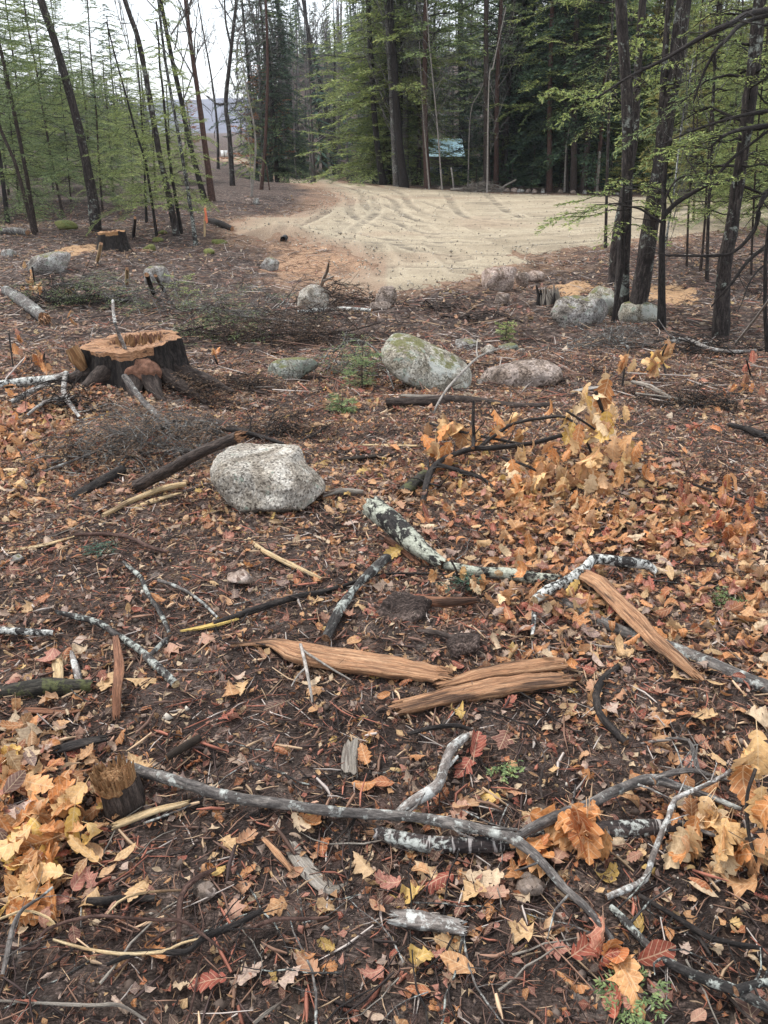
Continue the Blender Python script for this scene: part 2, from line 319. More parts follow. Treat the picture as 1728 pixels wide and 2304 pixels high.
M = dict(
 ground=m_ground(), road=m_road(), leaf=m_leaf(), leaf_far=m_leaf('small_dead_leaf', False), bits=m_vcol('wood_bits'), needles=m_vcol('needle_foliage', .6, .3),
 bark=m_bark('brown_bark', (.045, .033, .028), (.13, .10, .085)),
 bark_red=m_bark('reddish_bark', (.07, .038, .03), (.17, .10, .08)),
 bark_dark=m_bark('dark_bark', (.022, .018, .017), (.07, .058, .05)),
 bark_tree=m_bark('tree_bark', (.035, .028, .026), (.115, .095, .085), (.30, .32, .28), .22, 1., .5, lscale=20),
 bark_grey=m_bark('grey_bark', (.10, .09, .085), (.25, .225, .205), (.42, .43, .40), .35, .6),
 bark_pale=m_bark('pale_bark', (.26, .235, .21), (.50, .46, .42), None, 0, .5, light_rings=.3),
 bark_lichen=m_bark('lichen_bark', (.022, .02, .02), (.065, .058, .052), (.46, .47, .38), .62, .8, lscale=30),
 bark_spot=m_bark('spotted_bark', (.03, .027, .026), (.10, .09, .083), (.40, .42, .38), .42, .6, lscale=34),
 bark_birch=m_bark('birchy_bark', (.025, .023, .023), (.08, .07, .065), (.58, .58, .54), .62, .5, lscale=42),
 bark_white=m_bark('weathered_bark', (.19, .165, .15), (.38, .345, .32), (.55, .55, .52), .45, .8, lscale=48),
 bark_moss=m_bark('mossy_bark', (.028, .025, .02), (.085, .075, .06), (.095, .10, .04), .45, .9, lscale=22),
 bark_ringed=m_bark('ringed_bark', (.028, .022, .022), (.075, .055, .05), (.38, .39, .36), .36, .5, light_rings=.7, lscale=45),
 wood_orange=m_wood('split_orange_wood', (.16, .075, .04), (.44, .225, .115), (.62, .38, .22)),
 wood_red=m_wood('red_brown_wood', (.12, .05, .03), (.25, .11, .06), (.36, .18, .10)),
 wood_pale=m_wood('pale_split_wood', (.42, .27, .13), (.62, .44, .24), (.75, .60, .38), (.16, .09, .05)),
 wood_yellow=m_wood('yellow_split_wood', (.50, .33, .09), (.68, .47, .14), (.78, .60, .27), (.2, .12, .05)),
 wood_grey=m_wood('weathered_wood', (.16, .13, .105), (.30, .26, .215), (.43, .38, .33)),
 wood_cut=m_wood('fresh_cut_wood', (.17, .08, .035), (.36, .185, .08), (.55, .35, .18), (.20, .09, .035)),
 rot=m_flat('rotten_wood', (.17, .085, .055), .9, .6, 40.),
 dark=m_flat('black_hollow', (.02, .014, .01), .95, .5, 30.),
 rock_a=m_rock('speckled_granite', (.33, .305, .27), (.52, .49, .445), (.06, .05, .045), .12, 120, .2),
 rock_b=m_rock('mossy_granite', (.32, .30, .255), (.48, .455, .41), (.08, .075, .06), .45, 80, .35, .45),
 rock_c=m_rock('lichen_granite', (.22, .225, .20), (.33, .335, .30), (.07, .07, .06), .55, 80, .5),
 rock_d=m_rock('pink_granite', (.34, .27, .235), (.46, .38, .34), (.14, .10, .09), 0, 70, .1),
 rock_e=m_rock('grey_fieldstone', (.25, .235, .225), (.40, .375, .36), (.07, .065, .06), .3, 75, .25, .25),
 rock_f=m_rock('dusty_stone', (.24, .195, .17), (.36, .30, .265), (.10, .08, .07), 0, 60, 0),
 moss=m_flat('bright_moss', (.12, .125, .04), .95, .5, 30.),
 sawdust=m_flat('orange_sawdust', (.30, .185, .10), .95, .45, 30.),
)
# ---------------------------------------------------------------- ground and road
def in_poly(px, py, poly):
    x = np.asarray(px); y = np.asarray(py); ins = np.zeros(x.shape, bool); n = len(poly)
    for i in range(n):
        x1, y1 = poly[i]; x2, y2 = poly[(i+1) % n]
        c = ((y1 > y) != (y2 > y)) & (x < (x2-x1)*(y-y1)/(y2-y1+1e-12)+x1); ins ^= c
    return ins
def poly_sd(x, y, poly):                           # signed distance, positive inside
    d = np.full(x.shape, 1e9)
    for i in range(len(poly)):
        x1, y1 = poly[i]; x2, y2 = poly[(i+1) % len(poly)]; ex, ey = x2-x1, y2-y1
        t = np.clip(((x-x1)*ex+(y-y1)*ey)/(ex*ex+ey*ey+1e-12), 0, 1); d = np.minimum(d, np.hypot(x-x1-t*ex, y-y1-t*ey))
    return np.where(in_poly(x, y, poly), d, -d)
def world_poly(pp): return [tuple(P(a, b)[:2]) for a, b in pp]
ROAD = world_poly([(530, 500), (560, 490), (650, 487), (720, 465), (765, 448), (740, 430), (690, 416), (630, 400), (590, 388), (560, 376), (528, 366), (505, 361), (490, 356),
   (530, 354), (565, 362), (600, 378), (680, 388), (760, 398), (850, 417), (960, 427), (1100, 436), (1300, 441), (1500, 446), (1728, 449), (2300, 452), (2300, 500), (1728, 506), (1560, 522), (1400, 548), (1250, 560), (1185, 572),
   (1172, 598), (1120, 603), (1085, 622), (1000, 642), (940, 656), (870, 662), (780, 657), (745, 648), (765, 632), (800, 600), (770, 575), (700, 548), (660, 538), (600, 542), (560, 532), (530, 520)])
DIRT = world_poly([(600, 562), (650, 545), (700, 550), (770, 575), (810, 600), (760, 650), (690, 645), (640, 612), (610, 590)])
DUST = [world_poly(q) for q in ([(120, 562), (150, 553), (215, 543), (215, 566), (150, 572)], [(1255, 632), (1330, 630), (1360, 650), (1300, 672), (1265, 660)], [(1450, 640), (1520, 650), (1580, 660), (1570, 690), (1500, 690), (1450, 670)])]
def axis(lo, hi, c, d0, g, mx):
    r = [c]; d = d0
    while r[-1] < hi: r.append(r[-1]+d); d = min(mx, d*g if r[-1]-c > 3.2 else d)
    l = [c]; d = d0
    while l[-1] > lo: l.append(l[-1]-d); d = min(mx, d*g if c-l[-1] > 3.2 else d)
    return np.array(l[::-1][:-1]+r)
def grid_mesh(X, Y, z, col, keep=None):
    ny, nx = X.shape; V = np.stack([X, Y, z], -1).reshape(-1, 3)
    i = np.arange(ny-1)[:, None]*nx+np.arange(nx-1)[None]; F = np.stack([i, i+1, i+nx+1, i+nx], -1).reshape(-1, 4)
    if keep is not None: F = F[keep[F].any(1)]
    mb = MB(); mb.add(V, F, col.reshape(-1, 3)); return mb
gx = axis(-420, 420, 0, .035, 1.035, 9); gy = axis(-12, 640, 3.0, .035, 1.028, 9)
X, Y = np.meshgrid(gx, gy); Z = h_full(X, Y)
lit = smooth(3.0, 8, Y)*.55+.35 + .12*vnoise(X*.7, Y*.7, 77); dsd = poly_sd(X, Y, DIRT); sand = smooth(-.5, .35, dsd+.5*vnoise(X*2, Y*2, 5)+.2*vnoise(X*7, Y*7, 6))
rsd = poly_sd(X, Y, ROAD); sand = np.maximum(sand, .55*smooth(-1.4, -.2, rsd+.6*vnoise(X*1.3, Y*1.3, 8)))
Z = Z - .05*(rsd > .5)
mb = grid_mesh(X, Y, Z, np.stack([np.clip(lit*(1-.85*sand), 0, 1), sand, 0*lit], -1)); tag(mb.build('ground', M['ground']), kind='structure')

# road: graded gravel sheet with wheel and track marks pressed into it
rx = np.arange(-36, 40, .08); ry = np.concatenate([np.arange(11.5, 30, .08), np.arange(30, 42, .12), np.arange(42, 95, .25)])
X, Y = np.meshgrid(rx, ry); sd = poly_sd(X, Y, ROAD); sdn = sd+.30*vnoise(X*1.1, Y*1.1, 3)+.10*vnoise(X*5, Y*5, 4)
Z = h_base(X, Y)+np.clip(sdn*.12, -.12, .045)+.008*fbm(X*1.2, Y*1.2, 12, 3)
fresh = np.zeros_like(X); light = np.zeros_like(X); dep = np.zeros_like(X)
def track(pp, gauge=1.7, w=.28, amt=.8, cleat=False):
    q = np.array([P(a, b)[:2] for a, b in pdensify(pp, 14)])
    t = np.gradient(q, axis=0); t /= np.linalg.norm(t, axis=1)[:, None]+1e-9; nrm = np.stack([-t[:, 1], t[:, 0]], 1)
    for s in ((-.5, .5) if gauge else (0,)):
        c = q+nrm*(s*gauge); lo, hi = c.min(0)-1, c.max(0)+1
        msk = (X > lo[0]) & (X < hi[0]) & (Y > lo[1]) & (Y < hi[1]); xx, yy = X[msk], Y[msk]
        d = np.full(xx.shape, 9.); al = np.zeros(xx.shape); L = 0
        for i in range(len(c)-1):
            e = c[i+1]-c[i]; l = math.hypot(*e)+1e-9; u = np.clip(((xx-c[i][0])*e[0]+(yy-c[i][1])*e[1])/(l*l), 0, 1)
            dd = np.hypot(xx-c[i][0]-u*e[0], yy-c[i][1]-u*e[1]); b = dd < d; d = np.where(b, dd, d); al = np.where(b, L+u*l, al); L += l
        k = 1-smooth(w*.45, w*.75, d); brk = .55+.45*vnoise(al*.6, al*0+len(pp), 31)
        if cleat: k = k*(.45+.55*(np.sin(al*2*np.pi/.32) > 0))
        fresh[msk] = np.maximum(fresh[msk], min(1, amt*1.25)*k*brk); rim = np.exp(-((d-w*.8)/.09)**2)*brk; light[msk] = np.maximum(light[msk], .95*rim)
        dep[msk] = np.maximum(dep[msk], k)*1.0; dep[msk] -= .5*rim*(d > w*.6)
for a in ([(590, 385), (680, 410), (760, 428), (835, 450), (845, 480), (900, 505), (1050, 520), (1300, 510), (1700, 480)], [(600, 384), (720, 402), (850, 432), (880, 470), (960, 497), (1150, 500), (1400, 486), (1728, 470)],
          [(580, 380), (690, 404), (800, 425), (980, 440), (1250, 447), (1600, 460)], [(790, 440), (790, 480), (720, 520), (700, 545)], [(800, 520), (900, 540), (1150, 545), (1400, 530)],
          [(620, 520), (800, 500), (900, 530), (1100, 540)], [(1050, 440), (1110, 490), (1250, 500), (1500, 470)], [(900, 455), (1000, 480), (1300, 470), (1600, 455)], [(700, 500), (900, 580), (1150, 590)]): track(a, 1.7, .27, .75)
for a in ([(1000, 510), (1085, 560), (1120, 585)], [(820, 540), (860, 600)], [(905, 545), (960, 620)], [(640, 505), (760, 530)]): track(a, 1.5, .42, .55, True)
for k in range(14):                                # grader scrape lines
    y0 = 445+k*7.2; track([(720+30*math.sin(k*2.1), y0+10*math.sin(k)), (1000, y0+4*math.sin(k*3)), (1300, y0-8)], 0, .12, .35)
Z = Z-.05*np.clip(dep, -1, 1)
brown = .8*smooth(1.3, .0, sd+.5*vnoise(X*.9, Y*.9, 15))*(X < 0)+.35*smooth(.3, .8, vnoise(X*.35, Y*.5, 66))
col = np.stack([np.clip(fresh+.30*smooth(.0, .7, vnoise(X*.5, Y*.6, 52)), 0, .9), np.clip(light+.25*smooth(0, .8, vnoise(X*.4, Y*1.3, 55)), 0, .8), np.clip(brown, 0, .85)], -1)
RZ = (rx, ry, Z); mb = grid_mesh(X, Y, Z, col, keep=(sdn > -.35).ravel()); tag(mb.build('gravel_road', M['road']), kind='structure')
# distant wooded ridge seen through the gap, haze blue mixed into its colour
hx = np.linspace(-700, 500, 90); hy = np.linspace(560, 980, 12); X, Y = np.meshgrid(hx, hy)
rid = 30+7*np.cos((X+190)/150)+8*vnoise(X/90, Y*0, 4)+3*vnoise(X/25, Y/25, 5); Z = -6+rid*np.sin(np.clip((Y-560)/260, 0, 1.6)*1.4)
tag(grid_mesh(X, Y, Z, np.ones(X.shape+(3,))).build('hills', m_flat('haze_tinted_hill', (.11, .115, .15), .95, .35, .05)), kind='structure')

# ---------------------------------------------------------------- leaves
PAL = np.array([[.48, .26, .125], [.43, .19, .075], [.36, .13, .055], [.54, .35, .18], [.58, .44, .30], [.28, .075, .05], [.18, .075, .055], [.38, .165, .125], [.12, .065, .05], [.53, .35, .11], [.46, .34, .285], [.25, .17, .15], [.50, .215, .08]])
NAMES = ['tan', 'golden brown', 'orange brown', 'straw coloured', 'pale beige', 'dark red', 'dark brown', 'dull pinkish brown', 'blackish brown', 'yellow ochre', 'greyish beige', 'grey brown', 'bright orange']
def leaf_outline(kind, n):
    t = np.linspace(0, 1, n)
    if kind == 'oak':
        w = .30*np.sin(np.pi*np.clip(t*.94+.03, 0, 1))**.6; ph = (t*4.3+.15) % 1; w = w*(.38+.75*np.where(ph < .7, ph/.7, (1-ph)/.3)); sh = .06*np.where(ph > .4, 1, -.2)*np.sin(np.pi*t)
    elif kind == 'maple':
        w = np.interp(t, [0, .08, .16, .26, .34, .42, .5, .6, .68, .76, .88, 1], [.02, .22, .33, .17, .46, .30, .17, .25, .12, .11, .05, 0]); sh = np.interp(t, [0, .16, .34, .6, 1], [0, -.1, .12, .09, 0])
    elif kind == 'round': w = .27*np.sin(np.pi*t)**.72*(1+.05*np.sin(t*40)); sh = 0*t
    else: w = .20*np.sin(np.pi*t**.85)**.8; sh = 0*t
    w[0] = .012; w[-1] = .004; return t-.5, w, sh
def leaf_template(kind, n=15, cols=5, var=0):
    r = np.random.default_rng(50+var); t, w, sh = leaf_outline(kind, n); w = w*(1+r.uniform(-.13, .13, n)); sh = np.asarray(sh)+r.uniform(-.015, .015, n)
    u = np.linspace(-1, 1, cols); X = w[:, None]*u[None]*(1+.1*np.sign(u)[None]*r.uniform(-1, 1, n)[:, None]); Y = t[:, None]+sh[:, None]*np.abs(u)[None]**1.5
    i = np.arange(n-1)[:, None]*cols+np.arange(cols-1)[None]; F = np.stack([i, i+1, i+cols+1, i+cols], -1).reshape(-1, 4)
    return np.stack([X, Y, 0*X], -1).reshape(-1, 3), F
def stem_add(V, F, ln=.3):
    n = len(V); y0 = V[:, 1].min(); s = np.array([[-.009, y0, 0], [.009, y0, 0], [.006, y0-ln, 0], [-.006, y0-ln, 0]]); return np.vstack([V, s]), np.vstack([F, [[n, n+1, n+2, n+3]]])
KINDS = ['oak', 'oak', 'oak', 'maple', 'maple', 'round', 'slim']
TPL = [stem_add(*leaf_template(k, 21 if k in ('oak', 'maple') else 9, 5, i), .25) for i, k in enumerate(KINDS)]
TPLS = [leaf_template(k, 8 if k == 'oak' else 5, 3, 20+i) for i, k in enumerate(['oak', 'maple', 'round'])]
def place_leaves(mb, T, pos, size, yaw, tx, ty, curl, curl2, col, roll=None, r=rng):
    """T template; all others per-leaf arrays"""
    V, F = T; n = len(pos)
    if n == 0: return
    x, y = V[None, :, 0].repeat(n, 0), V[None, :, 1].repeat(n, 0); ph = r.random((n, 1))*6
    k = np.where(abs(curl) < .05, .05, curl)[:, None]; k2 = np.where(abs(curl2) < .05, .05, curl2)[:, None]
    y = y-.0; dia = x+.25*k2*y*0
    zx = (1-np.cos(k*dia))/k; x2 = np.sin(k*dia)/k
    y2 = np.sin(k2*y)/k2; zy = (1-np.cos(k2*y))/k2
    z = zx+zy+.045*np.sin(7*y+ph)*abs(x)*4+.03*np.sin(13*x+ph*2); p = np.stack([x2, y2, z], -1)*size[:, None, None]
    def rot(a, ax):
        c, s = np.cos(a), np.sin(a); m = np.zeros((n, 3, 3)); i, j = [(1, 2), (0, 2), (0, 1)][ax]; m[:, ax, ax] = 1
        m[:, i, i] = c; m[:, j, j] = c; m[:, i, j] = -s; m[:, j, i] = s; return m
    Rm = rot(yaw, 2)@rot(tx, 0)@rot(ty, 1)
    p = np.einsum('nij,nvj->nvi', Rm, p)+pos[:, None]
    nv = V.shape[0]; ff = (F[None]+np.arange(n)[:, None, None]*nv).reshape(-1, F.shape[1])
    c = np.repeat(col[:, None], nv, 1)*r.uniform(.93, 1.07, (n, nv, 1)); tc = np.repeat(V[None], n, 0)+np.stack([0*ph[:, 0], 0*ph[:, 0], r.random(n)*40], -1)[:, None]
    mb.add(p.reshape(-1, 3), ff, c.reshape(-1, 3), tc.reshape(-1, 3))
CTRL = np.array([(100, 2250, .05), (500, 2230, .07), (850, 2200, .16), (1100, 2230, .12), (1500, 2250, .12), (300, 2100, .2), (600, 1700, .17), (850, 1650, .28), (450, 1500, .13), (650, 1600, .12), (450, 1330, .16), (150, 1330, .2), (650, 1220, .28), (300, 1180, .6), (100, 1000, .9), (50, 1150, .75),
 (550, 1420, .2), (250, 1480, .6), (100, 1480, .6), (100, 1800, 1), (100, 2000, .9), (400, 1950, .16), (700, 1900, .22), (950, 1950, .6), (1100, 1950, .6), (1300, 1770, .2), (1150, 1690, .4), (1300, 1600, .75), (1500, 1600, .7), (1000, 1450, .5), (1200, 1400, .95), (1450, 1400, .9), (1650, 1450, .95),
 (1650, 1650, .7), (1550, 1900, .9), (1500, 2080, .22), (1650, 2120, .2), (1350, 2050, .45), (1200, 1200, 1), (1500, 1150, .95), (1000, 1150, .85), (900, 1050, .7), (750, 1050, .5), (800, 930, .5), (1000, 930, .7), (1350, 1050, .9), (1600, 1000, .25), (1500, 940, .15), (1650, 850, .35),
 (1300, 850, .12), (700, 880, .25), (500, 870, .3), (100, 750, .55), (50, 850, .6), (300, 650, .35), (500, 650, .25), (1000, 650, .5), (1400, 600, .6), (1650, 650, .6), (650, 1130, .35), (450, 1150, .6), (1000, 1330, .7), (950, 1380, .3)], float)
def density(x, y):
    px, py = px_of(x, y, h_base(x, y)); px = np.clip(px, 0, 1728); py = np.clip(py, 450, 2290)
    w = 1/(((px[:, None]-CTRL[:, 0])**2+(py[:, None]-CTRL[:, 1])**2)/4000.+.3)**2; return (w*CTRL[:, 2]).sum(1)/w.sum(1)
W0 = np.array([.13, .10, .10, .09, .09, .08, .08, .10, .07, .015, .08, .08, .02])
def choose(n, x, y, r):
    k = r.choice(13, n, p=W0/W0.sum()); g = vnoise(x*1.4, y*1.4, 60); red = vnoise(x*1.1, y*1.1, 90)
    k = np.where((g > .35) & (r.random(n) < .5), r.choice([0, 1, 3, 9], n), k); k = np.where((red > .4) & (r.random(n) < .5), r.choice([2, 5, 7, 12], n), k); return k
def scatter(n, y0, y1, rad, power=1.):
    u = rng.random(n); y = y0+(y1-y0)*u**power; x = rng.uniform(-1, 1, n)*(y*.62+rad+1.5); return x, y
litter = MB()
x, y = scatter(100000, .25, 7.2, 1.0, .85); d = density(x, y)*(.55+.6*(vnoise(x*2.6, y*2.6, 71)+.5)); k = rng.random(len(x)) < np.clip(d-.05, 0, 1)**1.15*.66; x, y, d = x[k], y[k], d[k]; n = len(x)
ki = rng.choice(len(TPL), n, p=[.18, .15, .14, .13, .12, .16, .12])
for j in range(len(TPL)):
    m = ki == j; c = m.sum(); xx, yy = x[m], y[m]; ci = choose(c, xx, yy, rng); s = rng.uniform(.035, .088, c)*(1 if j < 5 else .8)
    s = np.where(rng.random(c) < .5, s*rng.uniform(.3, .65, c), s); pos = np.stack([xx, yy, h_full(xx, yy)+.004+rng.random(c)**2*.045*d[m]], -1)
    wild = rng.random(c) < .3
    place_leaves(litter, TPL[j], pos, s, rng.uniform(0, 6.3, c), rng.normal(0, .30, c)+wild*rng.normal(0, .6, c), rng.normal(0, .3, c)+(rng.random(c) < .35)*np.pi, rng.normal(0, 4, c)*(1+wild), rng.normal(0, 1.9, c), PAL[ci]*rng.uniform(.75, 1.2, (c, 1)))
x, y = scatter(74000, 1.2, 7.2, 1.0, .9); d = density(x, y); k = rng.random(len(x)) < np.clip(d-.72, 0, 1)*1.5; x, y = x[k], y[k]; n2 = len(x); ki = rng.choice(len(TPL), n2)
for j in range(len(TPL)):                         # deep drifts of brighter leaves
    m = ki == j; c = m.sum(); xx, yy = x[m], y[m]; ci = rng.choice(13, c, p=[.14, .15, .13, .09, .05, .09, .05, .09, .03, .02, .04, .02, .10]); s = rng.uniform(.038, .085, c)
    place_leaves(litter, TPL[j], np.stack([xx, yy, h_full(xx, yy)+.015+rng.random(c)*.05], -1), s, rng.uniform(0, 6.3, c), rng.normal(0, .5, c), rng.normal(0, .4, c), rng.normal(0, 4, c), rng.normal(0, 2, c), PAL[ci]*rng.uniform(.6, 1.3, (c, 1)))
print('near leaves', n, n2)
x, y = scatter(110000, 5.5, 34, 2.0, .9); d = density(x, y)*.8*smooth(-.2, -.5, poly_sd(x, y, ROAD))*smooth(0, -.4, poly_sd(x, y, DIRT)); k = rng.random(len(x)) < d*.6*smooth(38, 12, y); x, y = x[k], y[k]; n = len(x); ki = rng.integers(0, 3, n)
for j in range(3):
    m = ki == j; c = m.sum(); xx, yy = x[m], y[m]; ci = choose(c, xx, yy, rng); s = rng.uniform(.05, .11, c)*(1+.02*yy)
    place_leaves(litter, TPLS[j], np.stack([xx, yy, h_full(xx, yy)+.012], -1), s, rng.uniform(0, 6.3, c), rng.normal(0, .4, c), rng.normal(0, .4, c), rng.normal(0, 3, c), rng.normal(0, 2, c), (PAL[ci]*.72+.28*PAL[ci].mean(1)[:, None])*rng.uniform(.5, 1.1, (c, 1)))
print('far leaves', n)
x, y = scatter(240000, .25, 9, 1.0, .85); d = density(x, y); k = rng.random(len(x)) < (.30+.5*d)*smooth(-.1, -.4, poly_sd(x, y, ROAD)); x, y = x[k], y[k]; n = len(x); ki = rng.integers(0, 3, n)
for j in range(3):                                # torn and crumbled pieces
    m = ki == j; c = m.sum(); xx, yy = x[m], y[m]; ci = rng.choice(13, c, p=[.08, .06, .08, .06, .08, .08, .12, .12, .12, .0, .10, .08, .02]); s = rng.uniform(.010, .034, c)*(1+.05*yy)
    place_leaves(litter, leaf_template(['oak', 'maple', 'round'][j], 4, 3, 40+j), np.stack([xx, yy, h_full(xx, yy)+.003+.012*rng.random(c)], -1), s, rng.uniform(0, 6.3, c), rng.normal(0, .5, c), rng.normal(0, .5, c), rng.normal(0, 4, c), rng.normal(0, 3, c), PAL[ci]*rng.uniform(.5, 1.15, (c, 1)))
tag(litter.build('leaf_litter', M['leaf']), 'thick litter of fallen brown and orange leaves covering the ground', 'leaf litter', kind='stuff')

# needles, slivers, crumbs of soil and bark
def slivers(n, y0, y1, l0, l1, w0, w1, pal, pw, dens=None, lift=.012, power=.8, tiltsd=.2):
    x, y = scatter(n, y0, y1, .8, power); k = np.ones(n, bool)
    k &= poly_sd(x, y, ROAD) < -.1
    if dens is not None: k = rng.random(n) < dens(x, y)
    x, y = x[k], y[k]; n = len(x); a = rng.uniform(0, 2*np.pi, n); L = rng.uniform(l0, l1, n)/2; W = rng.uniform(w0, w1, n)/2; e = rng.normal(0, tiltsd, n)
    t = np.stack([np.cos(a)*np.cos(e), np.sin(a)*np.cos(e), np.sin(e)], -1); s = np.stack([-np.sin(a), np.cos(a), 0*a], -1); u = np.cross(t, s)
    c = np.stack([x, y, h_full(x, y)+.002+rng.random(n)*lift+abs(np.sin(e))*L*.6], -1); bow = (rng.normal(0, .12, n)*L)[:, None]*s
    V = []
    for f, g in ((-1, .7), (0, 1.), (1, .3)):
        o = c+t*(L*f)[:, None]+(bow if f == 0 else 0)
        V += [o+s*(W*g)[:, None], o-s*(W*g)[:, None], o+u*(W*g*1.1)[:, None]]
    V = np.stack(V, 1); b = np.arange(n)[:, None, None]*9
    F = np.array([[0, 3, 5, 2], [2, 5, 4, 1], [3, 6, 8, 5], [5, 8, 7, 4], [0, 1, 4, 3], [3, 4, 7, 6]])[None]+b
    pal = np.array(pal); ci = rng.choice(len(pal), n, p=np.array(pw)/sum(pw)); return V.reshape(-1, 3), F.reshape(-1, 4), np.repeat(pal[ci]*rng.uniform(.6, 1.3, (n, 1)), 9, 0)
BR = [(.06, .040, .036), (.14, .084, .064), (.25, .145, .10), (.42, .29, .185), (.38, .325, .29), (.28, .11, .075), (.03, .022, .02)]
bits = MB()
bits.add(*slivers(70000, .25, 8, .02, .07, .002, .005, BR, [3, 3, 2, 1, .8, 1, 2.5]))
bits.add(*slivers(15000, .25, 9, .05, .16, .003, .007, BR, [4, 3, 1, .6, 1.2, .8, 3], tiltsd=.12))
bits.add(*slivers(11000, .3, 12, .03, .10, .006, .013, BR, [1, 2, 2, 2.5, .8, 2, .5], tiltsd=.25))
bits.add(*slivers(34000, 6, 30, .08, .4, .006, .016, BR, [4, 4, 1.2, .6, 2.2, .4, 2.5], tiltsd=.16, power=.9))
bits.add(*slivers(420, 6, 30, .4, 1.3, .010, .022, BR, [4, 3, .5, .3, 1.0, .4, 3], tiltsd=.10, power=.9))
tag(bits.build('wood_debris', M['bits']), 'scattered slivers of bark, twigs and wood chips over the soil', 'wood debris', kind='stuff')
nd = MB(); nd.add(*slivers(80000, .25, 5.5, .012, .03, .0012, .0022, [(.20, .085, .05), (.13, .06, .04), (.32, .2, .12), (.05, .035, .025)], [3, 3, 1, 2], lift=.008, power=.9, tiltsd=.35))
tag(nd.build('fallen_needles', M['bits']), 'mat of tiny reddish brown fallen needles on the bare soil', 'fallen needles', kind='stuff')
x, y = scatter(54000, .25, 6, .8, .8); n = len(x); s = rng.uniform(.0015, .0065, n)*(1+(rng.random(n) < .06)*1.6); o = np.array([[1, 0, 0], [0, 1, 0], [-1, 0, 0], [0, -1, 0], [0, 0, 1], [0, 0, -1.]])
V = np.stack([x, y, h_full(x, y)+s*.3], -1)[:, None]+o[None]*s[:, None, None]*rng.uniform(.5, 1.4, (n, 6, 1)); F = np.array([[0, 1, 4], [1, 2, 4], [2, 3, 4], [3, 0, 4], [1, 0, 5], [2, 1, 5], [3, 2, 5], [0, 3, 5]])[None]+np.arange(n)[:, None, None]*6
pal = np.array([(.045, .034, .027), (.09, .065, .052), (.15, .115, .095), (.45, .40, .34)]); c = pal[rng.choice(4, n, p=[.42, .34, .2, .04])]*rng.uniform(.7, 1.3, (n, 1))
cr = MB(); cr.add(V.reshape(-1, 3), F.reshape(-1, 3), np.repeat(c, 6, 0)); tag(cr.build('soil_crumbs', M['bits'], smooth_=False), 'loose dark crumbs of soil and grit in the foreground', 'soil', kind='stuff')

# loose stones on the gravel
x = rng.uniform(-9, 24, 42000); y = 12+28*rng.random(42000)**1.2; sd_ = poly_sd(x, y, ROAD); k = (sd_ > -.5) & (rng.random(len(x)) < .10+.9*np.exp(-np.clip(sd_, 0, 9)/.7)*.8); x, y = x[k], y[k]; n = len(x); s = rng.uniform(.008, .028, n)*(1+(rng.random(n) < .02)*.6)
V = np.stack([x, y, h_base(x, y)+.045*smooth(0, .4, sd_[k])+s*.2], -1)[:, None]+o[None]*s[:, None, None]*rng.uniform(.6, 1.3, (n, 6, 1)); F = np.array([[0, 1, 4], [1, 2, 4], [2, 3, 4], [3, 0, 4], [1, 0, 5], [2, 1, 5], [3, 2, 5], [0, 3, 5]])[None]+np.arange(n)[:, None, None]*6
pal = np.array([(.22, .19, .15), (.33, .29, .23), (.17, .145, .12), (.45, .40, .34)]); c = pal[rng.choice(4, n, p=[.35, .4, .1, .15])]
cr = MB(); cr.add(V.reshape(-1, 3), F.reshape(-1, 3), np.repeat(c, 6, 0)); tag(cr.build('gravel_stones', M['bits'], smooth_=False), 'loose small stones scattered over the graded gravel', 'gravel', kind='stuff')
# ---------------------------------------------------------------- sticks, logs, split wood
WOODEND = {}
def wpts(pp, lift, rpx, k=.75):
    q = pdensify(pp, 26); n = len(q); s = np.linspace(0, 1, n)
    lf = np.interp(s, np.linspace(0, 1, len(lift)), lift) if hasattr(lift, '__len__') else np.full(n, lift)
    rp = np.interp(s, np.linspace(0, 1, len(rpx)), rpx) if hasattr(rpx, '__len__') else np.full(n, float(rpx))
    pts, rad = [], []
    for i in range(n):
        a = P(q[i][0], q[i][1]); r = rp[i]*dist(a)/FPX; b = P(q[i][0], q[i][1], r*k+.008+lf[i]); pts.append(b); rad.append(rp[i]*dist(b)/FPX)
    return np.array(pts), np.array(rad)
def twiggy(pts, rad, n, L, rs, up=.4):
    """small side twigs"""
    out = []
    for _ in range(n):
        i = rs.integers(1, len(pts)-1); t = pts[min(i+1, len(pts)-1)]-pts[i-1]; t /= np.linalg.norm(t)+1e-9; a = rs.uniform(0, 2*np.pi)
        s = np.array([math.cos(a), math.sin(a), rs.uniform(.0, up)]); d = t*.6+s*.8; d /= np.linalg.norm(d); l = L*rs.uniform(.4, 1); e = pts[i]+d*l; m_ = pts[i]+d*l*.5+rs.normal(0, .08*l, 3)
        out.append((np.array([pts[i], m_, e]), np.array([rad[i]*.35, rad[i]*.25, rad[i]*.12])))
    return out
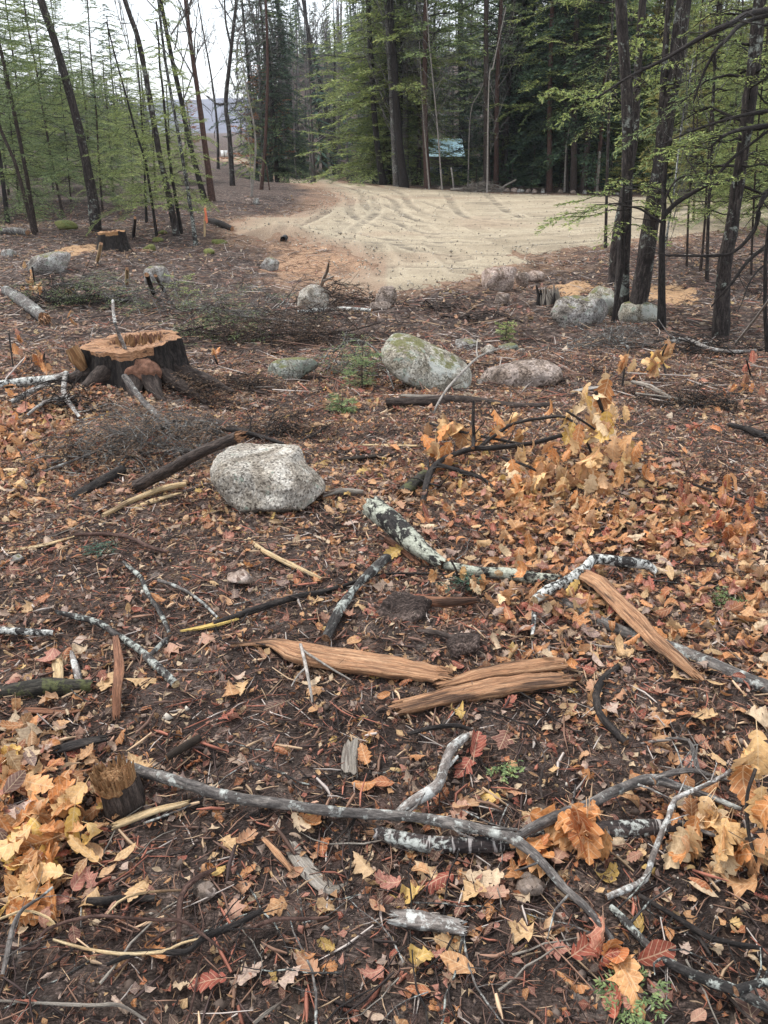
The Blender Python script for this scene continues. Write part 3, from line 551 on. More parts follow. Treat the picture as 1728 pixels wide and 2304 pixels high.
def stick(_n, label, cat, pp, rpx, m, lift=0., n=9, rough=.16, jag=.0, end='wood_orange', forks=(), twigs=0, tl=.2, group=None, prof=None):
    name = cat.replace(" ", "_")
    pts, rad = wpts(pp, lift, rpx); base = pts[0].copy(); rs = np.random.default_rng(abs(int(abs(pp[0][0]*7+pp[0][1]))))
    mb = MB(); c0 = pts.mean(0)
    tube(mb, pts-c0, rad, n, rough, prof, jag*rad.mean(), 0, 1, rs=rs)
    for (fp, fr, fl) in forks:
        a, b = wpts(fp, fl, fr); tube(mb, a-c0, b, max(6, n-2), rough, None, 0, 0, 1, rs=rs)
        if twigs:
            for (u, v) in twiggy(a, b, twigs//2+1, tl*.8, rs): tube(mb, u-c0, v, 4, 0, mi=0)
    for (u, v) in (twiggy(pts, rad, twigs, tl, rs) if twigs else ()): tube(mb, u-c0, v, 4, 0, mi=0)
    o = mb.build(name, [M[m], M[end]]); o.location = [float(c) for c in c0]; return tag(o, label, cat, group)
def splinters(mb, c, d, r, n, L, rs, mi=1, col=None):
    d = np.array(d, float); d /= np.linalg.norm(d); a = np.cross(d, [.3, .5, .8]); a /= np.linalg.norm(a); b = np.cross(d, a)
    for _ in range(n):
        q = rs.uniform(0, 6.28); rr = r*math.sqrt(rs.random()); p0 = c+(a*math.cos(q)+b*math.sin(q))*rr; l = L*rs.uniform(.35, 1.1); dd = d+rs.normal(0, .16, 3)
        tube(mb, np.array([p0-d*L*.15, p0+dd*l*.5, p0+dd*l]), [r*.14, r*.10, r*.015], 4, 0, mi=mi)
def log(name, label, pp, rpx, m, lift=0., end='wood_orange', rough=.14, torn=(), L=2.2, n=14, cat='log', twigs=0, forks=()):
    o = None; pts, rad = wpts(pp, lift, rpx); rs = np.random.default_rng(abs(int(pp[0][0]*3+pp[0][1]))); c0 = pts.mean(0); r_ = empty(name, c0, label, cat)
    mb = MB(); tube(mb, pts-c0, rad, n, rough, None, .5*rad.mean(), 0, 1, rs=rs)
    for (fp, fr, fl) in forks: a, b = wpts(fp, fl, fr); tube(mb, a-c0, b, 8, rough, None, 0, 0, 1, rs=rs)
    mb.build('bark_body', [M[m], M[end]], r_)
    for e in torn:
        s = MB(); i, j = (0, 1) if e == 0 else (-1, -2); splinters(s, pts[i]-c0, pts[i]-pts[j], rad[i]*.85, 26, rad[i]*L, rs, 0); s.build('splintered_end', M[end], r_)
    return r_
def slab(_n, label, pp, hw, m, cat='wood slab', th=.4, lift=.0, under=None, seed=1, jag=1.2):
    name = cat.replace(' ', '_')
    """split, flat-sided slab with straight grain ridges"""
    rs = np.random.default_rng(seed); n = 18; a = np.linspace(0, 2*np.pi, n, endpoint=False)
    prof = np.stack([np.cos(a)*(1+.08*rs.normal(size=n)), np.sign(np.sin(a))*abs(np.sin(a))**.5*th*(1+.20*rs.normal(size=n))], 1)*1.12
    pts, rad = wpts(pp, lift, hw, th*.6); c0 = pts.mean(0); mb = MB(); sw = 1+.05*rs.normal(size=len(pts)); tube(mb, pts-c0, rad*sw, 0, .05, prof, jag*rad.mean()*1.4, 0, 0, rs=rs)
    splinters(mb, pts[-1]-c0, pts[-1]-pts[-2], rad[-1]*.8, 9, rad[-1]*1.3, rs, 0); splinters(mb, pts[0]-c0, pts[0]-pts[1], rad[0]*.8, 7, rad[0]*1.6, rs, 0)
    if under:
        r_ = empty(name, c0, label, cat); mb.build('split_wood', M[m], r_, False); b = MB(); k = (a > np.pi+.2); 
        pb = np.stack([np.cos(a)*.98, np.where(np.sin(a) < 0, np.sin(a)*th*1.25, .1*np.sin(a))], 1); tube(b, pts-c0-[0, 0, rad.mean()*.16], rad*1.03, 0, .06, pb, .4*rad.mean(), rs=rs); b.build('bark_underside', M[under], r_); return r_
    o = mb.build(name, M[m], None, False); o.location = [float(c) for c in c0]; return tag(o, label, cat)

log('log', 'dark brown barked log propped against the left side of the speckled granite boulder', [(306, 1094), (380, 1058), (450, 1018), (534, 984)], [14, 14, 13.5, 13], 'bark', [.01, .14, .30, .40], torn=(0, 1), L=2.0)
log('log', 'short dark log lying left of the leaning log in the shadow', [(160, 1124), (215, 1092), (275, 1058)], [10, 12, 11], 'bark_dark', torn=())
stick('peeled_stick', 'peeled pale stick lying below the log that leans on the boulder', 'stick', [(232, 1160), (280, 1134), (330, 1112), (380, 1096), (418, 1090)], [5, 6, 7, 7, 6], 'wood_pale', .02, end='wood_pale')
slab('wood_shard', 'pale yellow wood shard below the peeled stick near the boulder', [(298, 1142), (345, 1126), (402, 1110)], [6, 9, 3], 'wood_pale', 'wood shard', .3, .01, seed=4)
stick('red_root', 'dark red crooked root left of centre below the granite boulder', 'root', [(168, 1204), (225, 1202), (283, 1207), (324, 1226), (378, 1243)], [4, 5, 5, 5, 4], 'bark_red', .01, twigs=3, tl=.12)
slab('long_shard', 'long yellowish split shard at the left edge above the dark soil', [(2, 1238), (60, 1233), (115, 1222), (168, 1206)], [4, 6, 5, 3], 'wood_pale', 'wood shard', .3, seed=9)
stick('crooked_twig', 'crooked grey twig with lichen spots on the dark soil left of centre', 'twig', [(277, 1264), (300, 1284), (318, 1300), (329, 1330), (351, 1363), (370, 1397), (382, 1426)], [3, 5, 6, 5, 5, 5, 4], 'bark_spot', .01, twigs=2, tl=.1)
stick('yellow_tipped_twig', 'thin dark twig with a bare yellow tip right of the crooked grey twig', 'twig', [(356, 1306), (384, 1314), (419, 1330), (460, 1360), (490, 1390)], [4, 4, 4, 3.5, 3], 'bark_grey', .01, end='wood_yellow')
stick('long_dark_branch', 'long dark branch with a torn yellow end lying diagonally below the granite boulder', 'branch', [(480, 1404), (560, 1376), (653, 1347), (720, 1333), (769, 1320)], [6, 8, 7, 7, 6], 'bark_dark', .01, twigs=2, forks=[([(769, 1320), (807, 1305), (837, 1296), (889, 1290), (993, 1292), (1120, 1300)], [4, 3, 3, 2.5, 2, 1.5], .03)])
slab('torn_yellow_end', 'yellow torn strip of wood at the lower left end of the long dark branch', [(412, 1419), (450, 1413), (490, 1404), (530, 1393)], [3, 6, 7, 4], 'wood_yellow', 'wood shard', .4, .012, seed=3)
stick('arched_branch', 'dark curved branch with white lichen toward its cut lower end at left', 'branch', [(127, 1377), (176, 1389), (224, 1402), (262, 1428), (299, 1452), (325, 1471), (345, 1492), (396, 1540)], [5, 7, 8, 8, 8, 9, 10, 10], 'bark_spot', .012, end='wood_pale', forks=[([(338, 1475), (356, 1456), (376, 1438)], [6, 6, 7], .01)])
stick('banded_stick', 'black and white banded stick entering from the left edge', 'stick', [(-10, 1418), (52, 1421), (122, 1423)], [8, 8, 7], 'bark_birch', .01)
slab('upright_splinter', 'reddish brown splinter of wood lying upright across the mossy log end', [(262, 1606), (263, 1550), (268, 1500), (260, 1434)], [8, 10, 11, 6], 'wood_red', 'wood splinter', .5, [.0, .05, .05, .03], seed=7)
log('log', 'half buried dark log with green moss at the left edge', [(-25, 1566), (50, 1556), (120, 1548), (204, 1543)], [24, 23, 21, 14], 'bark_moss', -.02, end='rot')
slab('low_red_splinter', 'low reddish brown strip of bark in front of the mossy log', [(-5, 1601), (70, 1598), (140, 1603), (180, 1598)], [5, 8, 7, 4], 'wood_red', 'bark strip', .3, seed=12)
slab('white_bark_chip', 'narrow white barked chip standing above the mossy log', [(178, 1530), (170, 1502), (161, 1470)], [6, 7, 4], 'bark_white', 'wood chip', .5, [.0, .01, .02], seed=13)
slab('tan_chip', 'flat tan wood chip left of the white barked chip', [(131, 1534), (131, 1510), (128, 1486)], [9, 10, 9], 'wood_pale', 'wood chip', .3, .01, seed=14, jag=.4)
stick('long_pale_branch', 'long grey white branch running from the small stump across the foreground to lower right', 'branch', [(262, 1706), (310, 1732), (374, 1751), (486, 1785), (560, 1800), (635, 1809), (728, 1822), (829, 1832), (934, 1838), (1008, 1852), (1102, 1871), (1158, 1889), (1218, 1938), (1270, 1998), (1317, 2040), (1364, 2097), (1400, 2155)],
   [6, 11, 12, 13, 12, 12, 12, 12, 11, 12, 12, 13, 11, 10, 9, 8, 7], 'bark_grey', [.02, .03, .03, .03, .04, .05, .03, .01], forks=[([(1155, 1888), (1208, 1857), (1257, 1836), (1332, 1807), (1370, 1785), (1426, 1762), (1474, 1755), (1526, 1770), (1594, 1792), (1668, 1821)], [10, 12, 13, 12, 12, 12, 12, 10, 8, 5], [.05, .05, .06, .06]), ([(1470, 1757), (1500, 1742), (1538, 1734), (1571, 1736), (1609, 1749), (1656, 1758)], [8, 7, 7, 6, 5, 3], [.07, .07, .05]), ([(1572, 1736), (1560, 1695), (1549, 1665), (1497, 1661)], [5, 5, 4, 2], [.06, .04])], twigs=8, tl=.16, n=11)
slab('torn_strip', 'torn strip of yellowish wood on the long pale branch at centre', [(700, 1826), (760, 1822), (830, 1832)], [7, 9, 5], 'wood_yellow', 'wood strip', .4, .025, seed=17)
stick('propped_twig', 'grey lichen twig crossing over the long branch at right', 'twig', [(1364, 2019), (1416, 1998), (1452, 1977), (1468, 1930), (1494, 1862), (1504, 1840), (1519, 1798), (1564, 1777), (1631, 1744), (1660, 1715)], [7, 8, 7, 7, 7, 6, 6, 5, 5, 4], 'bark_white', [.02, .03, .08, .09, .08], twigs=5, tl=.12)
stick('thin_right_branch', 'thin dark branch reaching to the right edge in front of the ringed log', 'branch', [(1525, 1847), (1570, 1866), (1619, 1881), (1735, 1894)], [4, 5, 5, 5], 'bark_grey', .07, twigs=3, tl=.12)
stick('lichen_branch', 'bent grey branch spotted with lichen in the lower right corner', 'branch', [(1374, 2040), (1405, 2070), (1437, 2107), (1489, 2154), (1557, 2191), (1610, 2212), (1661, 2232), (1735, 2272)], [7, 10, 10, 10, 11, 12, 12, 12], 'bark_spot', .015, forks=[([(1655, 2230), (1695, 2215), (1740, 2208)], [10, 9, 8], .03)], twigs=4, tl=.15)
stick('dark_right_branch', 'dark straight branch above the lichen branch in the lower right corner', 'branch', [(1437, 2013), (1515, 2060), (1570, 2094), (1603, 2112), (1655, 2124), (1715, 2134)], [5, 6, 7, 7, 6, 5], 'bark_dark', .02, twigs=4, tl=.14, forks=[([(1505, 2055), (1560, 2096), (1600, 2150)], [5, 5, 3], .01)])
log('log', 'thick dark log with pale rings lying behind the leaf cluster at lower right', [(846, 1872), (920, 1892), (994, 1902), (1120, 1898), (1250, 1880), (1374, 1868), (1500, 1864), (1655, 1874)], [15, 17, 18, 18, 19, 20, 20, 17], 'bark_ringed', -.005, torn=(0,), L=2.2, n=16)
stick('weathered_limb', 'weathered grey and white limb rising from the long branch at centre', 'limb', [(1048, 1658), (1016, 1684), (997, 1732), (982, 1770), (934, 1800), (896, 1828)], [9, 11, 12, 13, 13, 8], 'bark_white', [.02, .03, .03, .02], n=11, rough=.25, jag=1.5, forks=[([(996, 1736), (1012, 1720), (1030, 1702)], [6, 6, 3], .03)])
slab('long_split_plank', 'long orange brown slab of split wood left of centre, widest in its middle', [(545, 1449), (612, 1446), (680, 1468), (790, 1487), (900, 1503), (988, 1518)], [5, 14, 30, 33, 28, 26], 'wood_orange', 'wood slab', .28, .02, under='bark_dark', seed=21)
slab('split_billet', 'upper of two orange split billets lying right of the long slab', [(1000, 1541), (1060, 1524), (1108, 1513), (1180, 1503), (1247, 1494)], [10, 16, 17, 18, 18], 'wood_orange', 'split wood', .45, .02, seed=22)
slab('split_billet', 'lower of two orange split billets, with black bark along its front edge', [(905, 1592), (1010, 1568), (1108, 1549), (1190, 1537), (1266, 1530)], [17, 21, 22, 21, 17], 'wood_orange', 'split wood', .5, .01, under='bark_dark', seed=23)
slab('diagonal_slab', 'long orange slab of split wood lying diagonally at right across a grey pole', [(1312, 1292), (1345, 1310), (1375, 1340), (1433, 1397), (1478, 1445), (1519, 1478), (1560, 1514)], [17, 20, 20, 20, 19, 17, 12], 'wood_orange', 'wood slab', .38, [.07, .07, .06, .03], under='bark_dark', seed=24)
log('log', 'broken black log covered in pale lichen at the centre of the clearing', [(838, 1140), (880, 1175), (930, 1222), (993, 1268)], [26, 24, 21, 13], 'bark_lichen', [.11, .08, .04, .01], torn=(0,), n=18, L=1.9)
log('log', 'dark fallen trunk running right from the lichen covered log', [(1000, 1272), (1080, 1286), (1158, 1293), (1220, 1302), (1262, 1306)], [10, 12, 13, 15, 12], 'bark_lichen', .0, n=12)
stick('birch_limb', 'forked limb with white bark patches right of centre above the diagonal slab', 'limb', [(1478, 1290), (1455, 1270), (1407, 1264), (1370, 1260), (1334, 1260), (1317, 1278), (1290, 1298), (1262, 1316), (1235, 1328), (1203, 1350)], [5, 11, 12, 11, 11, 12, 13, 13, 12, 10], 'bark_birch', [.03, .06, .07, .05, .03], end='wood_pale', n=12, forks=[([(1205, 1345), (1202, 1380), (1198, 1430)], [6, 6, 4], .01)])
stick('grey_pole', 'long grey pole passing under the diagonal slab to the right edge', 'pole', [(1261, 1352), (1317, 1382), (1377, 1412), (1450, 1438), (1523, 1462), (1594, 1495), (1661, 1523), (1740, 1552)], [11, 14, 13, 14, 14, 17, 17, 17], 'bark_grey', .0, n=14)
stick('leaning_dark_stick', 'dark stick with a white flecked lower half beside the lichen covered log', 'stick', [(872, 1254), (837, 1285), (799, 1322), (784, 1345), (754, 1390), (732, 1436)], [11, 11, 8, 11, 12, 11], 'bark_spot', [.05, .05, .04, .02, .01], n=11)
stick('pale_straight_stick', 'straight pale stick lying below right of the granite boulder', 'stick', [(560, 1213), (594, 1240), (653, 1270), (724, 1303)], [5, 6, 6, 4], 'wood_pale', .01, twigs=2, tl=.1)
stick('grey_curved_stick', 'short grey brown curved stick right of the granite boulder', 'stick', [(725, 1117), (750, 1108), (773, 1104), (818, 1107)], [4, 6, 6, 5], 'wood_grey', .02)
slab('charred_piece', 'flat black piece of old wood above the lichen covered log', [(770, 1034), (830, 1027), (895, 1022)], [5, 8, 6], 'dark', 'old wood', .4, seed=31)
slab('pale_slat', 'thin pale straight slat lying above the black piece of wood', [(816, 1001), (870, 1002), (938, 1003)], [3.5, 4.5, 4], 'wood_pale', 'wood strip', .4, .01, seed=32, jag=.4)
log('log', 'short greenish grey log stub just above the lichen covered log', [(905, 1112), (928, 1092), (956, 1070)], [15, 15, 13], 'bark_moss', .0, torn=(0,), L=1.6)
stick('bare_fallen_branch', 'dark bare branch with a raised arching fork among the golden leaves', 'branch', [(952, 1130), (960, 1087), (971, 1057), (1001, 1031), (1064, 1010), (1108, 1008), (1201, 996), (1280, 975)], [7, 8, 8, 6, 6, 6, 5, 4], 'bark_dark', [.03, .05, .08, .10, .12, .10], twigs=9, tl=.25,
   forks=[([(1064, 1008), (1066, 980), (1064, 950), (1066, 902)], [4.5, 4.5, 4, 3], [.12, .16, .24, .36]), ([(1076, 1008), (1120, 975), (1160, 952), (1220, 941), (1272, 939), (1310, 971), (1330, 1018)], [4, 4, 3.5, 3.5, 3, 3, 2.5], [.10, .12, .16, .20, .20, .16, .06]), ([(985, 1046), (1027, 1057), (1083, 1076), (1120, 1102), (1182, 1114)], [5, 5, 4, 4, 3], [.08, .05, .03])])
stick('hooked_stick', 'smooth dark hooked stick right of the orange billets', 'stick', [(1390, 1500), (1355, 1531), (1341, 1564), (1351, 1609), (1377, 1639), (1409, 1671)], [7, 9, 9, 9, 9, 8], 'bark_dark', .012, n=12, rough=.08)
slab('barked_billet', 'short half round billet with white bark above and orange wood below', [(893, 2064), (950, 2072), (1032, 2086)], [14, 17, 14], 'bark_white', 'split wood', .5, .01, under='wood_orange', seed=35)
stick('reddish_root', 'reddish brown bent root in the lower left foreground', 'root', [(486, 1955), (450, 1972), (417, 1998), (404, 2034), (403, 2075), (402, 2116)], [4, 6, 7, 7, 7, 5], 'bark_red', .03)
stick('dark_looping_root', 'dark root looping across the soil in the lower left foreground', 'root', [(240, 2170), (290, 2150), (338, 2140), (417, 2142), (458, 2112), (521, 2084), (560, 2064), (590, 2049)], [4, 6, 6, 7, 8, 7, 7, 6], 'bark_dark', .03, twigs=5, tl=.15)
stick('thin_red_root', 'long thin red root stretching from the left edge through the lower foreground', 'root', [(-8, 2128), (78, 2134), (104, 2092), (208, 2062), (312, 2068), (406, 2072), (450, 2098), (500, 2138)], [4, 4, 4, 4, 4, 4, 4, 2], 'bark_red', .05, twigs=5, tl=.12)
stick('tan_root', 'pale tan rootlet below the thin red root', 'root', [(120, 2114), (190, 2134), (270, 2146), (365, 2141), (410, 2122), (460, 2110)], [3, 3.5, 4, 4, 3, 2], 'wood_pale', .035)
stick('red_root_strand', 'reddish strand of root running right from the looping dark root', 'root', [(560, 2092), (620, 2068), (680, 2068), (740, 2064)], [4, 5, 4, 3], 'bark_red', .02)
stick('pale_arching_twig', 'pale arching twig at the left edge of the lower foreground', 'twig', [(-5, 2070), (40, 2052), (70, 2050), (110, 2066), (124, 2080)], [3, 3, 3, 3, 2], 'wood_pale', .06)
stick('curved_pale_rootlet', 'thin pale rootlet curving over the bent reddish root', 'root', [(235, 2068), (265, 2030), (310, 2011), (360, 2005), (408, 2003)], [2, 3, 3, 3, 2.5], 'wood_pale', .05)
stick('black_stick', 'short black stick left of the bent reddish root', 'stick', [(196, 2028), (230, 2028), (270, 2022), (350, 2021)], [8, 9, 8, 7], 'bark_dark', .01)
stick('bare_twig_left', 'grey forked twig rising along the left foreground edge', 'twig', [(5, 2195), (22, 2120), (30, 2080), (52, 2045), (90, 2020), (118, 1996)], [5, 6, 5, 4, 3, 3], 'bark_grey', .07, twigs=4, tl=.15) if False else stick('forked_twig', 'grey forked twig rising along the left foreground edge', 'twig', [(5, 2195), (22, 2120), (30, 2080), (52, 2045), (90, 2020), (118, 1996)], [5, 6, 5, 4, 3, 3], 'bark_grey', .07, twigs=4, tl=.15)
stick('whitish_twig', 'whitish forked twig lying on bare soil at the bottom left', 'twig', [(0, 2252), (110, 2258), (210, 2262), (270, 2262), (330, 2296)], [3, 4, 4, 4, 3], 'wood_grey', .01, twigs=3, tl=.1)
stick('slanted_twig', 'slanting pale twig at the bottom centre edge', 'twig', [(570, 2304), (600, 2278), (630, 2258), (655, 2236)], [4, 4, 3.5, 3], 'wood_grey', .02)
slab('orange_strip', 'slim orange strip of wood left of bottom centre', [(594, 1888), (622, 1918), (656, 1958)], [4, 6, 5], 'wood_orange', 'wood strip', .4, .01, seed=38)
slab('buried_board', 'weathered board fragment half buried beside the slim orange strip', [(655, 1905), (690, 1955), (740, 2000), (775, 1992)], [14, 18, 16, 5], 'wood_grey', 'old wood', .25, -.005, seed=39)
slab('pale_long_chip', 'pale orange shard pointing right from the foot of the small stump', [(262, 1856), (336, 1828), (418, 1806)], [9, 9, 5], 'wood_pale', 'wood shard', .4, .015, seed=40)
slab('bark_slab', 'dark brown slab of bark behind the small foreground stump', [(135, 1685), (180, 1672), (228, 1662)], [13, 14, 10], 'bark_dark', 'bark strip', .3, .01, seed=41)
stick('charred_branch', 'charred black branch behind the small foreground stump', 'branch', [(375, 1705), (410, 1683), (450, 1660)], [8, 10, 8], 'dark', .01)
slab('grey_old_chip', 'grey weathered block of wood standing in the soil above the long branch', [(786, 1736), (786, 1710), (790, 1680)], [17, 17, 14], 'wood_grey', 'old wood', .6, .0, seed=42)
stick('dark_slim_branch', 'dark slim branch above the weathered limb', 'branch', [(915, 1652), (960, 1640), (1020, 1632), (1055, 1640), (1085, 1652)], [4, 6, 6, 4, 2.5], 'bark_dark', .01, twigs=2, tl=.12)
stick('brown_twisted_root', 'brown knobby root piece between the dirt clods at centre', 'root', [(940, 1420), (985, 1424), (1020, 1436), (1040, 1444)], [5, 7, 7, 5], 'bark', .02)
stick('frayed_log', 'old orange brown decayed log below the lichen covered log', 'log', [(862, 1352), (930, 1350), (1000, 1356), (1068, 1350)], [7, 11, 12, 7], 'wood_red', .01, jag=2.)
stick('short_brown_stick', 'short brown stick tucked under the lichen covered log', 'stick', [(868, 1212), (905, 1238), (943, 1270)], [6, 7, 5], 'wood_red', .0)
stick('forked_pale_twig', 'pale forked twig lying over the dead needles on the long slab', 'twig', [(676, 1450), (688, 1500), (700, 1560), (703, 1580)], [4, 4, 3, 2], 'bark_pale', [.05, .05, .03], forks=[([(680, 1462), (735, 1498), (790, 1530)], [3, 2.5, 1.5], [.05, .03]), ([(690, 1500), (670, 1520), (655, 1545)], [2.5, 2, 1.5], .03)])
# upper clearing
stick('white_sapling_twig', 'slender white twig standing in front of the big stump', 'twig', [(318, 842), (296, 818), (279, 778), (258, 726), (254, 676)], [3.5, 4, 4.5, 4, 3], 'bark_white', [.10, .15, .30, .50, .62])
stick('cut_pole', 'dark pole with a cut pale tip leaning at the foot of the big stump', 'pole', [(278, 846), (299, 873), (321, 903), (351, 930), (389, 965)], [7, 7, 7, 8, 8], 'bark_grey', [.20, .12, .05, .02], end='wood_pale', n=10)
log('log', 'brown fallen log at the left edge beyond the big stump', [(14, 654), (60, 684), (99, 716)], [11, 14, 13], 'bark_grey', 0, torn=(1,))
log('log', 'pale green lichen covered limb left of the big stump', [(-8, 868), (60, 858), (126, 854)], [9, 11, 10], 'bark_birch', .0)
stick('grey_forked_branch', 'grey forked branch lying left of the big stump', 'branch', [(180, 940), (161, 915), (143, 882), (149, 838)], [4, 5, 6, 5], 'bark_white', [.02, .04, .08], twigs=5, tl=.25, forks=[([(22, 907), (93, 868), (149, 840)], [6, 7, 6], [.03, .08]), ([(60, 935), (100, 905), (150, 892)], [3, 4, 4], .05)])
log('log', 'long low decayed log below and right of the big stump', [(374, 934), (440, 946), (504, 957), (600, 995)], [6, 8, 9, 7], 'bark', .0)
stick('dark_thin_pole', 'thin dark pole crossing behind the granite boulder', 'pole', [(390, 946), (470, 960), (560, 975), (640, 1000)], [4, 5, 6, 4], 'bark_dark', .03, twigs=3)
log('log', 'old brown log lying in front of the big mossy boulder', [(872, 905), (971, 904), (1046, 902), (1158, 914), (1240, 912)], [9, 13, 12, 9, 6], 'bark', .0, end='rot')
slab('log_shard', 'long dull split shard lying on the old brown log', [(905, 890), (960, 892), (1015, 895)], [5, 6, 4], 'wood_grey', 'wood shard', .4, .05, seed=51)
stick('thin_white_sapling', 'thin white bent sapling crossing in front of the big mossy boulder', 'sapling', [(976, 930), (984, 910), (1008, 872), (1048, 830), (1078, 802), (1120, 785)], [2, 2.5, 3, 3, 2.5, 1.5], 'bark_pale', [.03, .10, .22, .28, .30], forks=[([(1076, 806), (1072, 790), (1074, 765)], [2, 2, 1.2], [.28, .36])])
stick('arching_twig', 'arching thin twig left of the big mossy boulder', 'twig', [(750, 792), (765, 780), (784, 768), (822, 770), (859, 802), (874, 840), (887, 876)], [3, 2.5, 2.5, 2.5, 2.5, 2.5, 2], 'bark_grey', [.08, .22, .26, .2, .1, .03])
stick('white_lichen_stick', 'horizontal white flecked stick in front of the small grey boulder', 'stick', [(668, 703), (720, 698), (769, 695), (836, 698)], [4, 5, 5, 4], 'bark_birch', .08)
stick('upright_snag', 'short upright dead snag twig at the near edge of the gravel', 'snag', [(722, 648), (728, 628), (736, 610), (740, 590)], [4, 4, 3.5, 2], 'wood_grey', [.0, .2, .4, .62], forks=[([(728, 632), (742, 626), (752, 620)], [3, 2.5, 1.5], [.2, .3])])
stick('grey_low_branch', 'low grey branch lying right of the tree trunks at right', 'branch', [(1504, 770), (1549, 765), (1594, 784), (1650, 791), (1700, 788)], [5, 6, 5, 4, 3], 'bark_white', .03, twigs=4, tl=.4)
stick('pale_bent_stick', 'pale bent stick on the dark soil at right', 'stick', [(1422, 859), (1463, 870), (1512, 898)], [4, 6, 5], 'wood_grey', .03, forks=[([(1430, 885), (1490, 892), (1560, 903)], [2.5, 2.5, 1.5], .04)])
slab('white_wood_slab', 'whitish flat slab of wood on the dark soil above the oak sprout', [(1292, 882), (1320, 876), (1350, 872)], [7, 9, 7], 'bark_pale', 'wood slab', .3, .01, seed=53)
stick('slanted_white_pole', 'thin white pole slanting up to the right edge', 'pole', [(1655, 772), (1680, 742), (1706, 708), (1735, 668)], [2.5, 3, 3, 3], 'bark_pale', [.1, .4, .6, .9])
stick('sunken_branch', 'sunken dark branch at right beyond the oak sprout', 'branch', [(1640, 955), (1690, 968), (1740, 990)], [6, 7, 6], 'bark_dark', .02, twigs=4, tl=.3)
stick('far_low_log', 'dark log lying beside the near end of the left woods path', 'log', [(470, 496), (495, 503), (522, 515)], [6, 8, 5], 'bark_dark', .0)
stick('wood_edge_log', 'weathered log lying at the left edge under the leaning trees', 'log', [(0, 522), (30, 520), (62, 524)], [6, 9, 6], 'bark_grey', 0.)
stick('pale_broken_stake', 'pale broken stake standing before the small cut stump', 'stake', [(219, 586), (223, 570), (227, 548)], [4, 4, 4], 'wood_pale', [.0, .25, .5])
for i, (a, b, s) in enumerate([((300, 532), (304, 490), 3.5), ((285, 640), (286, 605), 4), ((345, 660), (330, 618), 5), ((370, 655), (350, 620), 4)]):
    stick('cut_sapling', ['thin dark cut sapling stub in the left woods', 'pale cut sapling stub beyond the big stump', 'dark broken sapling stub right behind the big stump', 'leaning grey sapling stub beyond the big stump'][i], 'sapling stub', [a, ((a[0]+b[0])/2, (a[1]+b[1])/2), b], s, ['bark_dark', 'wood_pale', 'bark_dark', 'bark_grey'][i], [.0, .3, .6] if i else [0, .45, .9])
# loose twigs, one object each
tw = []
for k in range(7):
    rs = np.random.default_rng(900+k); mb = MB(); L = .34; p = np.cumsum(np.vstack([[0, 0, 0]]+[[L/6*math.cos(a), L/6*math.sin(a), 0] for a in np.cumsum(rs.normal(0, .28, 6))]), 0); p -= p.mean(0)
    tube(mb, p, np.linspace(.0042, .0018, 7), 6, .2, jag=.005, mi_end=1, rs=rs)
    for (u, v) in twiggy(p, np.linspace(.005, .0025, 7), k % 3+1, .11, rs, .25): tube(mb, u, v, 4, 0)
    o = mb.build('loose_twig', [M[['bark_dark', 'bark', 'bark_grey', 'wood_grey', 'bark_spot', 'bark_red', 'bark_dark'][k]], M['wood_pale']]); tw.append(o)
TL = ['thin black', 'thin brown', 'thin grey', 'thin weathered pale', 'lichen spotted', 'thin reddish', 'slender dark']
for i in range(150):
    k = i % 7; o = tw[k] if i < 7 else tw[k].copy()
    if i >= 7: scene.collection.objects.link(o)
    px, py = rng.uniform(0, 1728), 1000+1290*rng.random()**.9; q = P(px, py); s = rng.uniform(.35, .8)*(1+.06*dist(q)); o.scale = (s, s, s*.9)
    o.location = (q[0], q[1], q[2]+.016); o.rotation_euler = (rng.normal(0, .05), rng.normal(0, .05), rng.uniform(0, 6.28)); tag(o, TL[k]+' twig lying loose on the leaf littered ground', 'twig', 'loose '+TL[k]+' twigs')

